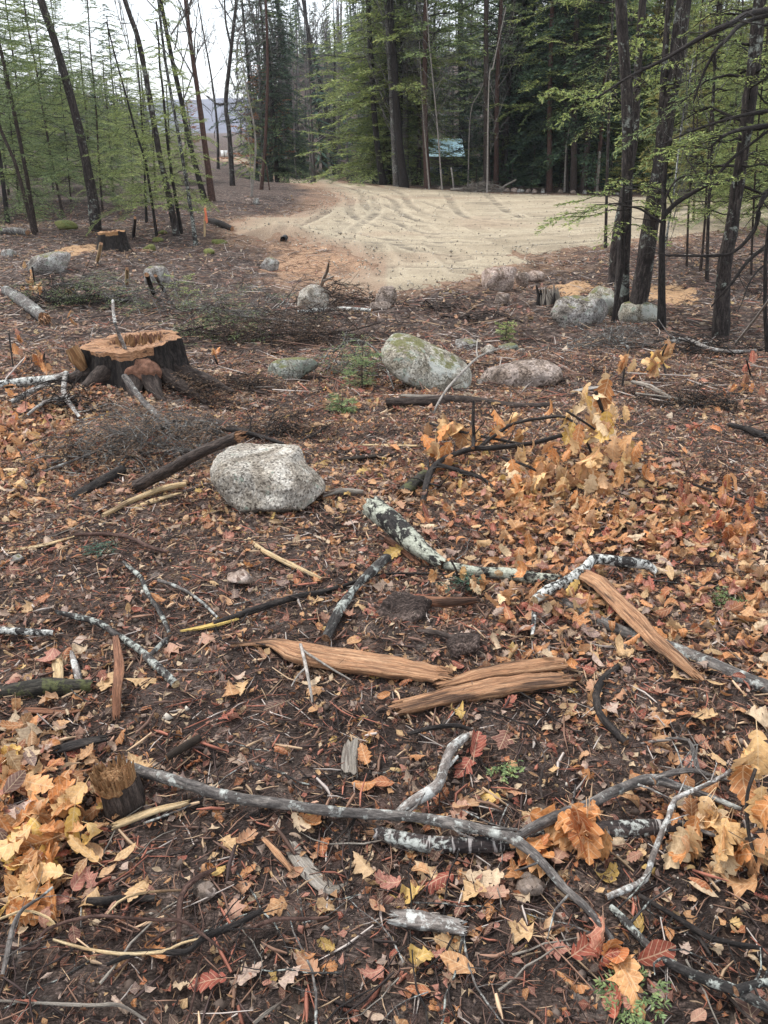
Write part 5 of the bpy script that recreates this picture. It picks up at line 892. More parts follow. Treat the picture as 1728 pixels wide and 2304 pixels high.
def crown(key):
    """prototype crown objects, built once; later uses share their mesh"""
    if key not in CR:
        k = key
        if k == 'sapling': mb = crown_mesh(1, .8, 6.5, 1.9, 54, 'fresh', .065, .05, .011, 17, br=.008)
        elif k == 'sapling_b': mb = crown_mesh(2, 1.0, 7, 2.2, 54, 'fresh', .065, .05, .011, 17, droop=.3, br=.008)
        elif k == 'left_mid': mb = crown_mesh(3, .8, 9, 2.8, 110, 'mid', .085, .065, .014, 15, droop=.3, dead=.15, br=.009)
        elif k == 'left_b': mb = crown_mesh(4, 1.6, 10, 2.4, 74, 'mid', .085, .065, .014, 15, dead=.3, br=.009)
        elif k == 'near_green': mb = crown_mesh(5, 1.3, 7, 2.0, 60, 'fresh', .07, .04, .009, 13, droop=.3)
        elif k == 'yellow': mb = crown_mesh(6, .5, 9, 2.8, 120, 'yellow', .10, .075, .018, 12, droop=.3, br=.009)
        elif k == 'green_far': mb = crown_mesh(7, .6, 11, 3.2, 150, 'fresh', .10, .08, .018, 14, droop=.35, br=.008)
        elif k == 'dark_a': mb = crown_mesh(8, 1.0, 15, 3.4, 120, 'dark', .17, .16, .04, 8, droop=.35, br=.022)
        elif k == 'dark_b': mb = crown_mesh(9, 2.5, 17, 3.0, 100, 'dark', .17, .16, .04, 8, droop=.3, br=.022)
        elif k == 'dark_high': mb = crown_mesh(10, 5.0, 17, 3.4, 80, 'mid', .17, .16, .04, 8, droop=.2, dead=.2, br=.024)
        elif k == 'blue_a': mb = crown_mesh(11, .6, 13, 3.2, 110, 'blue', .17, .16, .04, 8, droop=.4, br=.02)
        elif k == 'pole_dead': mb = crown_mesh(12, 1.5, 14, 1.6, 70, 'dark', .22, .12, .03, 4, dead=.85, droop=.25, br=.014)
        elif k == 'high_green': mb = crown_mesh(13, 3.4, 14, 3.2, 66, 'fresh', .16, .15, .038, 8, droop=.25, dead=.15, br=.022)
        elif k == 'bare_a': mb = bare_crown(14, 3, 11, 2.8, 22, r0=.035)
        elif k == 'bare_b': mb = bare_crown(15, 1.5, 9, 2.4, 26, r0=.028)
        elif k == 'bare_small': mb = bare_crown(16, 1.2, 5.5, 1.5, 14, r0=.016)
        elif k == 'bare_top': mb = bare_crown(17, 4, 11, 3.0, 14, r0=.04)
        elif k == 'russet': mb = crown_mesh(18, .8, 6, 2.2, 60, 'russet', .14, .12, .05, 6, droop=.1, elev=.4)
        elif k == 'bush': mb = crown_mesh(19, .1, 1.6, 1.1, 26, 'yellow', .09, .08, .02, 8, droop=.2)
        elif k == 'bush_dark': mb = crown_mesh(20, .1, 2.6, 1.5, 34, 'dark', .11, .10, .026, 8, droop=.2)
        CR[k] = mb
        CR[k] = mb.build('crown', [M['bark_dark' if not k.startswith('bare') else 'bark_grey'], M['needles']]).data
        bpy.data.objects.remove(bpy.data.objects[[o.name for o in scene.collection.objects if o.data == CR[k]][0]])
    return CR[key]
def tree(label, pp, rpx, mt, ck=None, H=11., cat='tree', name='tree', group=None, cs=1., rot=None, fork=None, y=None, extra=None, cz=0.):
    """pp: trunk line in the photo, foot first; carried on upward to height H"""
    q0 = P(*pp[0]) if y is None else D(pp[0][0], pp[0][1], y); k_ = dist(q0)/FPX; pts = [np.zeros(3)]
    rs = np.random.default_rng(abs(int(pp[0][0]*13+pp[0][1])))
    for a in pp[1:]: pts.append(D(a[0], a[1], q0[1])-q0)
    pts = np.array(pts); d = pts[-1]-pts[-2]; d /= np.linalg.norm(d); 
    if pts[-1][2] < H: n_ = 3; l = (H-pts[-1][2]); pts = np.vstack([pts]+[pts[-1]+np.array([d[0]/d[2]*.75*l*(i+1)/n_, rs.normal(0, .06), l*(i+1)/n_])[None] for i in range(n_)])
    root = empty(name, q0, label, cat, group); pts = np.vstack([[[-d[0]*.1, 0, -.25]], pts]); c = catmull(pts, 5); z = c[:, 2]; r = rpx*k_*np.clip(1-.55*z/max(H, 1), .12, 1)*(1+.28*np.exp(-np.clip(z, 0, None)/(6*rpx*k_+.05)))
    mb = MB(); tube(mb, c, r, 12 if rpx > 7 else 8, .10 if rpx > 4 else .05, jag=0, rs=rs)
    if fork:
        for (fp, fr) in fork:
            a = np.array([D(u, v, q0[1])-q0 for u, v in fp]); dd = a[-1]-a[-2]; dd /= np.linalg.norm(dd)
            if fp[-1][1] < 10: a = np.vstack([a, a[-1]+dd*3.5])
            a = catmull(a, 5); tube(mb, a, np.linspace(fr*k_, fr*k_*.45, len(a)), 8, .1)
            if extra is None:
                for (u, v) in twiggy(a, np.linspace(fr*k_, fr*k_*.4, len(a)), 6, .9, rs): tube(mb, u, v, 4, 0)
    mb.build('trunk', [M[mt], M['wood_pale']], root)
    if ck:
        o = bpy.data.objects.new('crown', crown(ck)); scene.collection.objects.link(o); o.parent = root; top = pts[-1]; s = H/{'sapling': 6.5, 'sapling_b': 7, 'near_green': 7, 'left_mid': 9, 'left_b': 10, 'yellow': 9, 'green_far': 11, 'bare_small': 6, 'russet': 6, 'bare_b': 11, 'bush': 1.6, 'bush_dark': 2.6}.get(ck, 14 if ck[:4] != 'bare' else 12)
        sx = s*cs; hh = top[2]
        o.matrix_local = Matrix(((math.cos(rot or rs.uniform(0, 6)), 0, 0, 0), (0, 1, 0, 0), (0, 0, 1, 0), (0, 0, 0, 1)))
        a = rot if rot is not None else rs.uniform(0, 6.28); sh = Matrix(((1, 0, top[0]/hh, 0), (0, 1, top[1]/hh, 0), (0, 0, 1, cz), (0, 0, 0, 1)))
        # a leaning trunk carries its crown along the lean
        tilt = Vector((top[0], top[1], top[2])).to_track_quat('Z', 'Y').to_matrix().to_4x4(); o.matrix_local = Matrix.Translation((0, 0, cz))@tilt@Matrix.Rotation(a, 4, 'Z')@Matrix.Diagonal((sx, sx, s, 1))
    return root
# left wood ------------------------------------------------------
tree('tall dark leaning trunk with bark scars beside the smaller stump', [(217, 521), (206, 430), (176, 284), (129, 112), (92, 0)], 10.5, 'bark_tree', 'left_b', 9, cs=.8, fork=None)
tree('tree leaning left behind the thin saplings, left of centre', [(397, 531), (380, 440), (359, 348), (333, 200), (310, 86), (281, 0)], 7, 'bark_tree', 'bare_top', 10, cs=.5)
tree('slim dark leaning tree in the middle of the left group', [(461, 452), (430, 336), (407, 224), (389, 142), (361, 0)], 6, 'bark_dark', 'bare_top', 10)
tree('reddish barked tree standing nearest the far road among the left group', [(477, 452), (460, 318), (441, 179), (426, 75), (418, 0)], 6.5, 'bark_red', 'bare_top', 11, cs=.8)
tree('bare curving tree against the sky, rightmost of the tall left trees', [(523, 418), (516, 299), (508, 232), (520, 112), (532, 0)], 5.5, 'bark_tree', 'bare_top', 10, fork=[([(509, 232), (490, 235), (465, 215)], 2.5), ([(521, 110), (508, 50), (505, 0)], 2.5)])
tree('thin bare tree in the gap before the blue ridge', [(491, 380), (489, 290), (478, 190), (458, 75), (445, 0)], 3, 'bark_tree', 'bare_small', 9)
tree('thin tree leaning left at the far left edge, base on leafy ground', [(80, 523), (56, 374), (22, 209), (4, 123)], 5, 'bark', 'left_mid', 8, cs=.8)
tree('thin dark trunk at the left edge', [(18, 504), (2, 374), (-22, 230)], 5, 'bark_dark', 'left_b', 8, cs=.8)
tree('slim twin of the thin leaning tree at far left', [(78, 528), (62, 470), (35, 370), (5, 300)], 4.5, 'bark', None, 6)
tree('lichen flecked slim tree with fresh green boughs left of the gap', [(441, 553), (426, 448), (404, 318), (374, 150), (362, 56)], 4.5, 'bark_spot', 'sapling', 6, cs=.7)
tree('slim dark trunk touching the leaning tree left of centre', [(408, 524), (381, 355), (366, 200)], 4, 'bark_dark', 'sapling', 4.8, cs=1.1)
tree('thin sapling with light green boughs, third from the smaller stump', [(353, 533), (329, 374), (306, 299)], 3.2, 'bark_dark', 'sapling_b', 4.8, cs=1.1)
tree('thin straight sapling among light green boughs', [(330, 502), (325, 374), (318, 250)], 3, 'bark_dark', 'sapling', 4.6, cs=1.2)
tree('thin sapling close behind the tall leaning trunk', [(142, 488), (112, 336), (95, 240)], 3, 'bark', 'sapling_b', 6.5)
tree('slender sapling right of the tall leaning trunk', [(231, 478), (221, 336), (215, 230)], 2.4, 'bark', 'left_mid', 7, cs=.8)
tree('young dark tree at the left side of the gravel bend', [(588, 427), (598, 299), (602, 150), (598, 0)], 3.8, 'bark_red', 'pole_dead', 11, cs=.9)
tree('thin crooked sapling beside the gravel bend', [(566, 442), (575, 318), (553, 187)], 2.6, 'bark_pale', 'sapling', 5.0, cs=.55)
tree('thin whitish birch sapling before the far road', [(566, 425), (562, 340), (553, 262)], 1.8, 'bark_pale', 'bare_small', 4.5)
tree('low yellow green young hemlock right of the gravel bend', [(618, 385), (615, 330), (612, 300)], 2.5, 'bark', 'yellow', 2.6, cs=1.1, cz=-.1)
LT = [(45, 470, 'left_mid', 8), (160, 455, 'left_mid', 7.5), (255, 440, 'green_far', 5.0), (120, 430, 'green_far', 7.5), (20, 440, 'left_b', 9), (300, 425, 'green_far', 4.6), (350, 430, 'sapling', 4.8), (385, 412, 'green_far', 4.6), (60, 405, 'green_far', 9), (268, 396, 'dark_a', 8.3), (205, 400, 'green_far', 7), (420, 405, 'sapling_b', 5), (-40, 450, 'left_mid', 9), (-90, 480, 'left_mid', 8), (90, 385, 'left_mid', 10), (180, 378, 'green_far', 9), (330, 380, 'green_far', 6.5), (-20, 390, 'green_far', 12)]
DK = {'left_mid': 'mid green hemlock with many dead lower twigs in the left woods', 'green_far': 'bright green bushy hemlock standing back in the left woods', 'left_b': 'thin hemlock with a high crown at the back of the left woods', 'sapling': 'small light green young hemlock in the left woods', 'sapling_b': 'small drooping young hemlock in the left woods', 'dark_a': 'single dark pointed spruce rising behind the left woods'}
for (x, y, c, H) in LT: tree(DK[c], [(x, y), (x-6-(400-x)*.03, y-150)], rng.uniform(1.5, 3), 'bark', c, H, cs=rng.uniform(1.0, 1.35), group='trees standing back in the left woods: '+c.replace('_', ' '))
tree('tall bluish spruce at the left end of the wood edge beyond the gravel bend', [(632, 384), (630, 250), (628, 100)], 5, 'bark_dark', 'blue_a', 17, cs=1.0)
tree('tall mid green conifer behind the second group at the wood edge', [(752, 394), (752, 250), (753, 100)], 4, 'bark_dark', 'green_far', 13, cs=.9)
# wood across the gravel, named trunks ----------------------------
for (lab, pp, r, mt, ck, H, cs) in [
 ('leftmost dark leaning tree at the wood edge beyond the gravel bend', [(683, 388), (665, 280), (648, 190), (622, 0)], 7, 'bark_dark', 'blue_a', 15, .6),
 ('leaning trunk beside the leftmost tree at the wood edge', [(671, 384), (658, 300), (642, 210), (610, 60)], 4.5, 'bark_grey', 'bare_a', 14, 1.1),
 ('slim leaning trunk at the wood edge, second group from the left', [(733, 390), (717, 262), (702, 187), (686, 0)], 6, 'bark_dark', 'bare_b', 14, 1.0),
 ('bare leaning tree right of the second group at the wood edge', [(768, 397), (739, 269), (724, 202), (688, 40)], 6, 'bark_tree', 'bare_a', 15, 1.2),
 ('straight dark trunk with greenish boughs left of the centre clump', [(843, 413), (836, 318), (828, 224), (820, 80)], 5, 'bark_dark', 'bare_b', 14, .8),
 ('dark trunk of the centre clump, left one', [(862, 416), (848, 318), (840, 224), (831, 60)], 7, 'bark_dark', 'high_green', 14, 1.1),
 ('thickest trunk of the centre clump with bright green high boughs', [(909, 422), (896, 299), (889, 179), (878, 20)], 9, 'bark_dark', 'high_green', 15, 1.1),
 ('pale grey trunk touching the thickest centre trunk', [(892, 421), (886, 330), (880, 200), (872, 60)], 6, 'bark_grey', 'bare_b', 14, .7),
 ('reddish brown trunk left of the cabin', [(962, 424), (957, 299), (956, 150), (958, 0)], 6.5, 'bark_red', 'dark_high', 15, 1.0),
 ('dark slim trunk directly left of the cabin roof', [(975, 410), (973, 300), (975, 180)], 5, 'bark_dark', 'dark_high', 14, .7),
 ('blackish thick trunk at the right end of the cabin roof', [(1048, 416), (1042, 262), (1036, 112), (1036, 0)], 9.5, 'bark_dark', 'dark_high', 16, 1.1),
 ('tall brown trunk with dead side twigs right of the cabin', [(1096, 426), (1094, 262), (1094, 0)], 6.5, 'bark', 'pole_dead', 16, 1.2),
 ('slimmer reddish trunk right of the tall brown trunk', [(1116, 424), (1119, 187), (1128, 0)], 5.5, 'bark_red', 'dark_high', 15, .9),
 ('straight reddish trunk with light green boughs in front of the dark spruces', [(1236, 431), (1237, 224), (1241, 67)], 6, 'bark_red', 'high_green', 13, .95),
 ('dark leaning trunk left of the twin trunks, across the gravel', [(1312, 433), (1330, 224), (1346, 93)], 7, 'bark', 'dark_b', 15, 1.0),
 ('brown trunk in front of the dark spruces, left of the leaning one', [(1291, 433), (1292, 250), (1295, 100)], 7, 'bark', 'dark_b', 15, .9),
 ('slim brown trunk among the dark spruces', [(1276, 430), (1272, 280), (1270, 120)], 4, 'bark', 'dark_a', 14, .8),
 ('pale dead slim trunk among the dark spruces', [(1270, 432), (1274, 330), (1279, 300)], 2.4, 'bark_pale', None, 3.2, 1),
 ('reddish trunk at the right end of the dark spruces', [(1341, 434), (1350, 330), (1362, 180)], 5, 'bark_red', 'dark_a', 14, .9),
 ('thin white bent sapling in front of the reddish brown trunk', [(995, 430), (982, 262), (967, 112)], 1.8, 'bark_pale', 'bare_small', 7.5, .7),
 ('thin whitish sapling right of the blackish thick trunk', [(1096, 434), (1100, 187), (1109, 153)], 2.0, 'bark_pale', 'bare_small', 7, .6),
 ('thin white sapling curving out beside the blackish thick trunk', [(1053, 420), (1056, 300), (1062, 240), (1080, 206)], 1.8, 'bark_pale', 'bare_small', 6, .5),
 ('thin grey sapling left of the reddish brown trunk', [(966, 427), (955, 300), (950, 230)], 1.8, 'bark_pale', 'bare_small', 6, .6)]:
    tree(lab, pp, r, mt, ck, H, cs=cs)
# unnamed trees of the same wood, nearest rows first
KL = {'dark_a': ('dark dense spruce in the wood beyond the gravel', 'dense dark spruces beyond the gravel'), 'dark_b': ('dark high crowned spruce in the wood beyond the gravel', 'high crowned dark spruces beyond the gravel'), 'blue_a': ('bluish green fir in the wood beyond the gravel', 'bluish firs beyond the gravel'),
      'bare_a': ('bare grey tree with fine upper twigs beyond the gravel', 'bare grey trees beyond the gravel'), 'bare_b': ('bare twiggy tree in the wood beyond the gravel', 'bare twiggy trees beyond the gravel'), 'pole_dead': ('pole like trunk with dead side twigs beyond the gravel', 'pole like trunks beyond the gravel'),
      'yellow': ('yellow green young hemlock at the right side wood', 'yellow green hemlocks at right'), 'green_far': ('light green hemlock in the right side wood', 'light green hemlocks at right'), 'russet': ('low tree with russet leaves beyond the gravel', 'russet trees beyond the gravel'), 'dark_high': ('dark trunk with a high green crown beyond the gravel', 'high crowned trees beyond the gravel')}
def wood(n, fx, fy, kinds, H, seed, rr=(2., 5.)):
    r_ = np.random.default_rng(seed)
    for i in range(n):
        x = fx(r_, i); y = fy(r_, i, x); k = kinds[r_.integers(0, len(kinds))]; lab, gr = KL[k]; z = float(h_base(x, y)); px, py = px_of(x, y, z); px2, py2 = px_of(x, y, z+4)
        if 930 < px < 1050 and y < 66 and k not in ('pole_dead', 'bare_b'): k = 'pole_dead'; lab, gr = KL[k]
        if 965 < px < 1055 and y < 68: continue
        if poly_sd(np.array([x]), np.array([y]), ROAD)[0] > -.8: continue
        if y > 60 and 440 < px < 600: continue
        mt = {'bare_a': 'bark_grey', 'bare_b': 'bark', 'pole_dead': ['bark', 'bark_red', 'bark_dark'][r_.integers(0, 3)]}.get(k, ['bark_dark', 'bark'][r_.integers(0, 2)])
        q = np.array([x, y, z]); s = r_.uniform(*H); root = empty('tree', q, lab, 'tree', gr); ln = r_.normal(0, .35); rad = r_.uniform(.07, .19)
        mb = MB(); c = catmull(np.array([[0, 0, -.3], [ln*.2, 0, s*.3], [ln*.5, r_.normal(0, .2), s*.65], [ln, 0, s]]), 3); tube(mb, c, rad*np.linspace(1.15, .25, len(c)), 7, .06); mb.build('trunk', M[mt], root)
        o = bpy.data.objects.new('crown', crown(k)); scene.collection.objects.link(o); o.parent = root; b = {'yellow': 9, 'green_far': 11, 'russet': 6, 'bare_b': 11, 'bare_a': 12}.get(k, 15); sc = s/b; wd = 1.45 if k in ('yellow', 'green_far') else 1.1; o.scale = (sc*wd, sc*wd, sc); o.rotation_euler = (0, ln/s, r_.uniform(0, 6.28))
def edge_y(x): return 41.5+.25*max(-x, 0)-.22*max(x, 0)
wood(26, lambda r, i: r.uniform(-6, 3.5), lambda r, i, x: edge_y(x)+r.uniform(1.5, 16), ['bare_b', 'pole_dead', 'bare_a', 'dark_high', 'pole_dead'], (10, 15), 1)
wood(30, lambda r, i: r.uniform(-9, 8), lambda r, i, x: edge_y(x)+r.uniform(12, 34), ['bare_b', 'bare_a', 'dark_b', 'dark_a', 'dark_high', 'dark_b'], (11, 16), 2)
wood(16, lambda r, i: r.uniform(-4, 8), lambda r, i, x: edge_y(x)+r.uniform(6, 20), ['dark_high', 'green_far', 'dark_a', 'dark_b'], (10, 15), 9)
wood(8, lambda r, i: r.uniform(-5.5, 2.5), lambda r, i, x: edge_y(x)+r.uniform(1.5, 7), ['green_far', 'dark_high'], (10, 14), 19)
wood(22, lambda r, i: r.uniform(5.6, 14), lambda r, i, x: edge_y(x)+r.uniform(2.5, 12), ['dark_a', 'dark_b', 'blue_a', 'dark_a'], (12, 16), 3)
wood(16, lambda r, i: r.uniform(6.5, 20), lambda r, i, x: edge_y(x)+r.uniform(12, 26), ['dark_a', 'dark_b', 'blue_a', 'bare_a'], (13, 17), 4)
wood(44, lambda r, i: r.uniform(12.0, 25), lambda r, i, x: edge_y(x)+r.uniform(.8, 9), ['yellow', 'green_far', 'green_far', 'yellow', 'pole_dead'], (6, 11), 5)
wood(16, lambda r, i: r.uniform(14, 34), lambda r, i, x: edge_y(min(x, 30))+r.uniform(10, 24), ['green_far', 'bare_a', 'yellow', 'bare_b'], (9, 13), 6)
wood(7, lambda r, i: r.uniform(-8.6, -6.4), lambda r, i, x: 56+r.uniform(0, 12), ['blue_a', 'bare_a', 'russet', 'bare_a'], (7, 12), 7)
wood(6, lambda r, i: -14.5-3*i*.5+r.uniform(-1, 1), lambda r, i, x: 98+r.uniform(0, 10), ['russet'], (5, 7), 8)
for i, (x, y, ck, H) in enumerate([(640, 384, 'bush_dark', 2.6), (655, 386, 'bush_dark', 2.2), (700, 392, 'bush', 1.5), (790, 404, 'bush_dark', 1.4), (1070, 420, 'bush_dark', 1.3), (1150, 425, 'bush_dark', 1.6), (1195, 428, 'bush_dark', 2.0), (1370, 437, 'bush_dark', 2.0), (1395, 440, 'bush', 1.8), (1660, 446, 'bush', 1.6), (1010, 418, 'bush', .9)]):
    tree('low evergreen bush at the foot of the far wood', [(x, y), (x+1, y-12)], 1.2, 'bark', ck, H, cat='bush', name='bush', group='low bushes along the far wood edge')
for i, (x, y) in enumerate([(648, 384), (705, 390), (636, 383)]): tree('small sapling with rusty leaves beyond the gravel bend', [(x, y), (x+1, y-30)], 1.2, 'bark', 'russet', 2.0, cs=.8, group='rusty saplings beyond the gravel bend')
# distant hillside woods as one mass
dw = MB(); r_ = np.random.default_rng(77)
for i in range(900):
    y = r_.uniform(74, 175); x = r_.uniform(-.62, .72)*y; px = 864+1740*x/y*.94
    if 425 < px < 590 and True: continue
    z = float(h_base(x, y)); s = r_.uniform(7, 13) if px > 600 else r_.uniform(3, 7); ln = r_.normal(0, .5)
    tube(dw, np.array([[x, y, z-.3], [x+ln*.4, y, z+s*.5], [x+ln, y, z+s]]), [r_.uniform(.08, .18), .09, .03], 4, 0, cap=False, col=(.11, .095, .09) if r_.random() < .6 else (.06, .05, .045))
    for _ in range(13):
        f = r_.uniform(.25, 1); a = r_.uniform(0, 6.28); p = np.array([x+ln*f, y, z+s*f]); l = r_.uniform(.8, 2.6)*(1.3-f); e = p+np.array([math.cos(a)*l, math.sin(a)*l, l*r_.uniform(.4, 1.2)]); tube(dw, np.array([p, e]), [.035, .012], 3, 0, cap=False, col=(.13, .11, .105))
tag(dw.build('distant_woods', M['bits']), 'far mass of bare grey trees on the hillside', 'woods', kind='stuff')
de = MB()
for i in range(420):
    y = r_.uniform(80, 175); x = r_.uniform(-.62, .72)*y; px = 864+1740*x/y*.94
    if 415 < px < 640: continue
    z = float(h_base(x, y)); s = r_.uniform(4, 12) if px > 600 else r_.uniform(3, 6.5); n = 190; f = r_.random(n)**.8; a = r_.uniform(0, 6.28, n); rr = s*.22*(1-f)*r_.uniform(.5, 1.1, n)+.1; b = np.stack([x+rr*np.cos(a)*.3, y+rr*np.sin(a)*.3, z+s*f], -1); dd = np.stack([np.cos(a), np.sin(a), -.25+0*a], -1); sd = np.stack([-np.sin(a), np.cos(a), 0*a+.2], -1)
    g = np.array(GREENS[['mid', 'dark', 'fresh', 'blue'][i % 4]]); blades(b, dd, sd, rr+.3, .25+0*rr, g[r_.integers(0, len(g), n)], de, 0)
tag(de.build('distant_evergreens', M['needles']), 'far mass of green conifers on the hillside', 'woods', kind='stuff')
# near right trees ------------------------------------------------
tree('left one of the twin dark trunks at right, nearly straight with pale flecks', [(1396, 724), (1402, 590), (1409, 448), (1413, 299), (1407, 150), (1397, 0)], 14, 'bark_tree', 'near_green', 8.5, cs=.0001)
tree('right one of the twin dark trunks at right, leaning right and forked high', [(1428, 728), (1452, 590), (1466, 486), (1488, 355), (1508, 224), (1525, 112), (1540, 0)], 18, 'bark_tree', None, 9, fork=[([(1484, 330), (1492, 209), (1497, 112), (1504, 0)], 9)], extra=1)
tree('slimmer trunk half hidden behind the twin trunks', [(1378, 640), (1388, 520), (1425, 330), (1433, 187), (1446, 0)], 9.5, 'bark_tree', 'high_green', 11, cs=.55)
tree('small crooked dark tree with a bough reaching right, beside the twin trunks', [(1488, 742), (1489, 627), (1490, 530), (1494, 478)], 9, 'bark_dark', None, 2.2, fork=[([(1494, 485), (1520, 458), (1556, 435), (1605, 405), (1646, 359), (1740, 285)], 6), ([(1490, 500), (1470, 490), (1440, 470), (1400, 462)], 3.5), ([(1492, 480), (1500, 440), (1530, 400), (1590, 392)], 3)])
tree('thin white flecked sapling in front of the small crooked tree', [(1481, 734), (1485, 627), (1493, 571)], 2.8, 'bark_birch', 'bare_small', 3.2, cs=.5)
tree('thick leaning tree near the right edge', [(1620, 756), (1631, 590), (1646, 510), (1669, 355), (1691, 187), (1708, 20)], 15, 'bark_tree', 'near_green', 9, cs=.8)
tree('thin dark tree between the twin trunks and the right edge tree', [(1590, 634), (1594, 477), (1600, 380), (1606, 200)], 4, 'bark_tree', 'near_green', 6, cs=.8)
tree('thin trunk right beside the thin dark tree at right', [(1576, 610), (1586, 500), (1592, 380)], 3, 'bark', 'bare_small', 5, cs=.8)
tree('dark trunk just inside the right edge', [(1727, 800), (1722, 700), (1724, 560)], 5, 'bark_dark', None, 3.0)
# green boughs: hemlock trees standing between, right side
for i, (x, y, c, H, cs) in enumerate([(1545, 600, 'near_green', 4.5, .8), (1690, 620, 'near_green', 5.5, .9), (1780, 640, 'near_green', 6.5, 1.1), (1640, 520, 'green_far', 6.5, .9), (1560, 500, 'yellow', 5.5, .7), (1740, 500, 'green_far', 7.5, 1), (1480, 470, 'yellow', 5.5, .7), (1700, 470, 'yellow', 6.5, .8)]):
    tree(['slim hemlock with light boughs behind the small crooked tree', 'slim hemlock with light boughs right of the thick leaning tree', 'hemlock reaching in from beyond the right edge', 'fresh green hemlock past the thin dark tree at right', 'low yellowish hemlock beyond the twin trunks', 'tall fresh green hemlock at the right edge', 'yellowish hemlock right of the half hidden trunk', 'yellowish hemlock far right at the gravel edge'][i], [(x, y), (x+4, y-120)], 2.6, 'bark', c, H, cs=cs, cz=.1)
# boughs reaching into view: they belong to a hemlock trunk standing beyond the right edge
hq = P(1900, 760); root = empty('tree', hq, 'hemlock beyond the right edge whose long dark boughs arch into view', 'tree'); mb = MB(); tube(mb, np.array([[0, 0, -.2], [.02, 0, 1.5], [.05, .05, 4], [.1, 0, 8]]), [.15, .13, .11, .04], 12, .1); mb.build('trunk', M['bark_tree'], root)
rs = np.random.default_rng(21)
for bp, r, sp, yy in [([(1900, -40), (1728, 22), (1646, 52), (1575, 86), (1500, 131), (1418, 172), (1340, 222)], 5, 0, -1.6), ([(1900, -20), (1728, 34), (1631, 93), (1594, 142), (1570, 200), (1560, 232)], 4, 0, -1.2), ([(1900, 200), (1728, 250), (1650, 265), (1556, 295), (1482, 329)], 4, 0, -.4),
                      ([(1900, 300), (1800, 390), (1721, 440), (1698, 515), (1650, 567), (1594, 575), (1497, 575)], 5.5, 0, -.9), ([(1900, 420), (1728, 552), (1642, 642), (1600, 690)], 4.5, 0, -.6), ([(1900, 240), (1728, 282), (1640, 300), (1600, 330)], 5, 1, -.8), ([(1900, 60), (1760, 130), (1650, 170), (1560, 180)], 4, 1, .6), ([(1900, 480), (1728, 590), (1660, 700)], 3, 0, -1.0)]:
    y0 = hq[1]; n = len(bp); pts = np.array([D(u, v, y0+yy*min(1, i/2.)) for i, (u, v) in enumerate(bp)])-hq; pts[0] = [0.05, 0, pts[0][2]]; k_ = y0/FPX; c = catmull(pts, 6); rad = np.linspace(r*k_*1.2, r*k_*.3, len(c)); mb = MB(); tube(mb, c, rad, 8, .12)
    for (u, v) in twiggy(c, rad, 16, .5, rs, .1): 
        tube(mb, u, v*.8, 4, 0)
        for (u2, v2) in twiggy(catmull(u, 3), np.repeat(v, 3)[:7], 3, .22, rs, .2): tube(mb, u2, v2*.5, 3, 0, cap=False)
    if sp:
        for j in range(6, len(c), 2): branch_sprays(mb, c[j], rs.uniform(2.2, 4.1), rs.uniform(.4, .8), .05, .35, rs, GREENS['fresh'], .07, .045, .011, 10, .006)
    mb.build('bough', [M['bark_dark'], M['needles']], root)
# leafy low boughs of the small crooked tree
root = empty('tree', P(1402, 740), 'low green hemlock bough tree reaching left over the gravel behind the twin trunks', 'tree'); q = P(1402, 740); y0 = q[1]+.5
mb = MB(); tube(mb, np.array([[0, .5, -.1], D(1400, 600, y0)-q, D(1402, 470, y0)-q, D(1404, 380, y0)-q]), [.03, .028, .022, .01], 8, .1); mb.build('trunk', M['bark_dark'], root); mb = MB(); rs = np.random.default_rng(3)
for (a, b, L, az, el) in [(1402, 478, .85, 3.3, .10), (1402, 462, .95, 3.05, .02), (1402, 455, .8, 3.7, .05), (1402, 440, .7, 2.6, .1), (1404, 450, .7, 5.4, .05), (1404, 430, .8, 5.9, .1), (1404, 470, .75, .4, .1), (1404, 415, .7, .1, .1), (1404, 400, .5, 4.4, .1), (1402, 490, .6, 4.2, -.1), (1402, 500, .55, 5.6, -.1)]:
    branch_sprays(mb, D(a, b, y0)-q, az, L*1.05, el, .30, rs, GREENS['fresh'], .055, .045, .011, 11, .009)
mb.build('boughs', [M['bark_dark'], M['needles']], root)
# overhanging green at the top: hemlock behind, left of the twin trunks
tree('hemlock with hanging light boughs at the top left of the twin trunks', [(1362, 560), (1366, 400), (1372, 200), (1380, 0)], 3.5, 'bark_tree', 'near_green', 8, cs=1.1, cz=1.6)

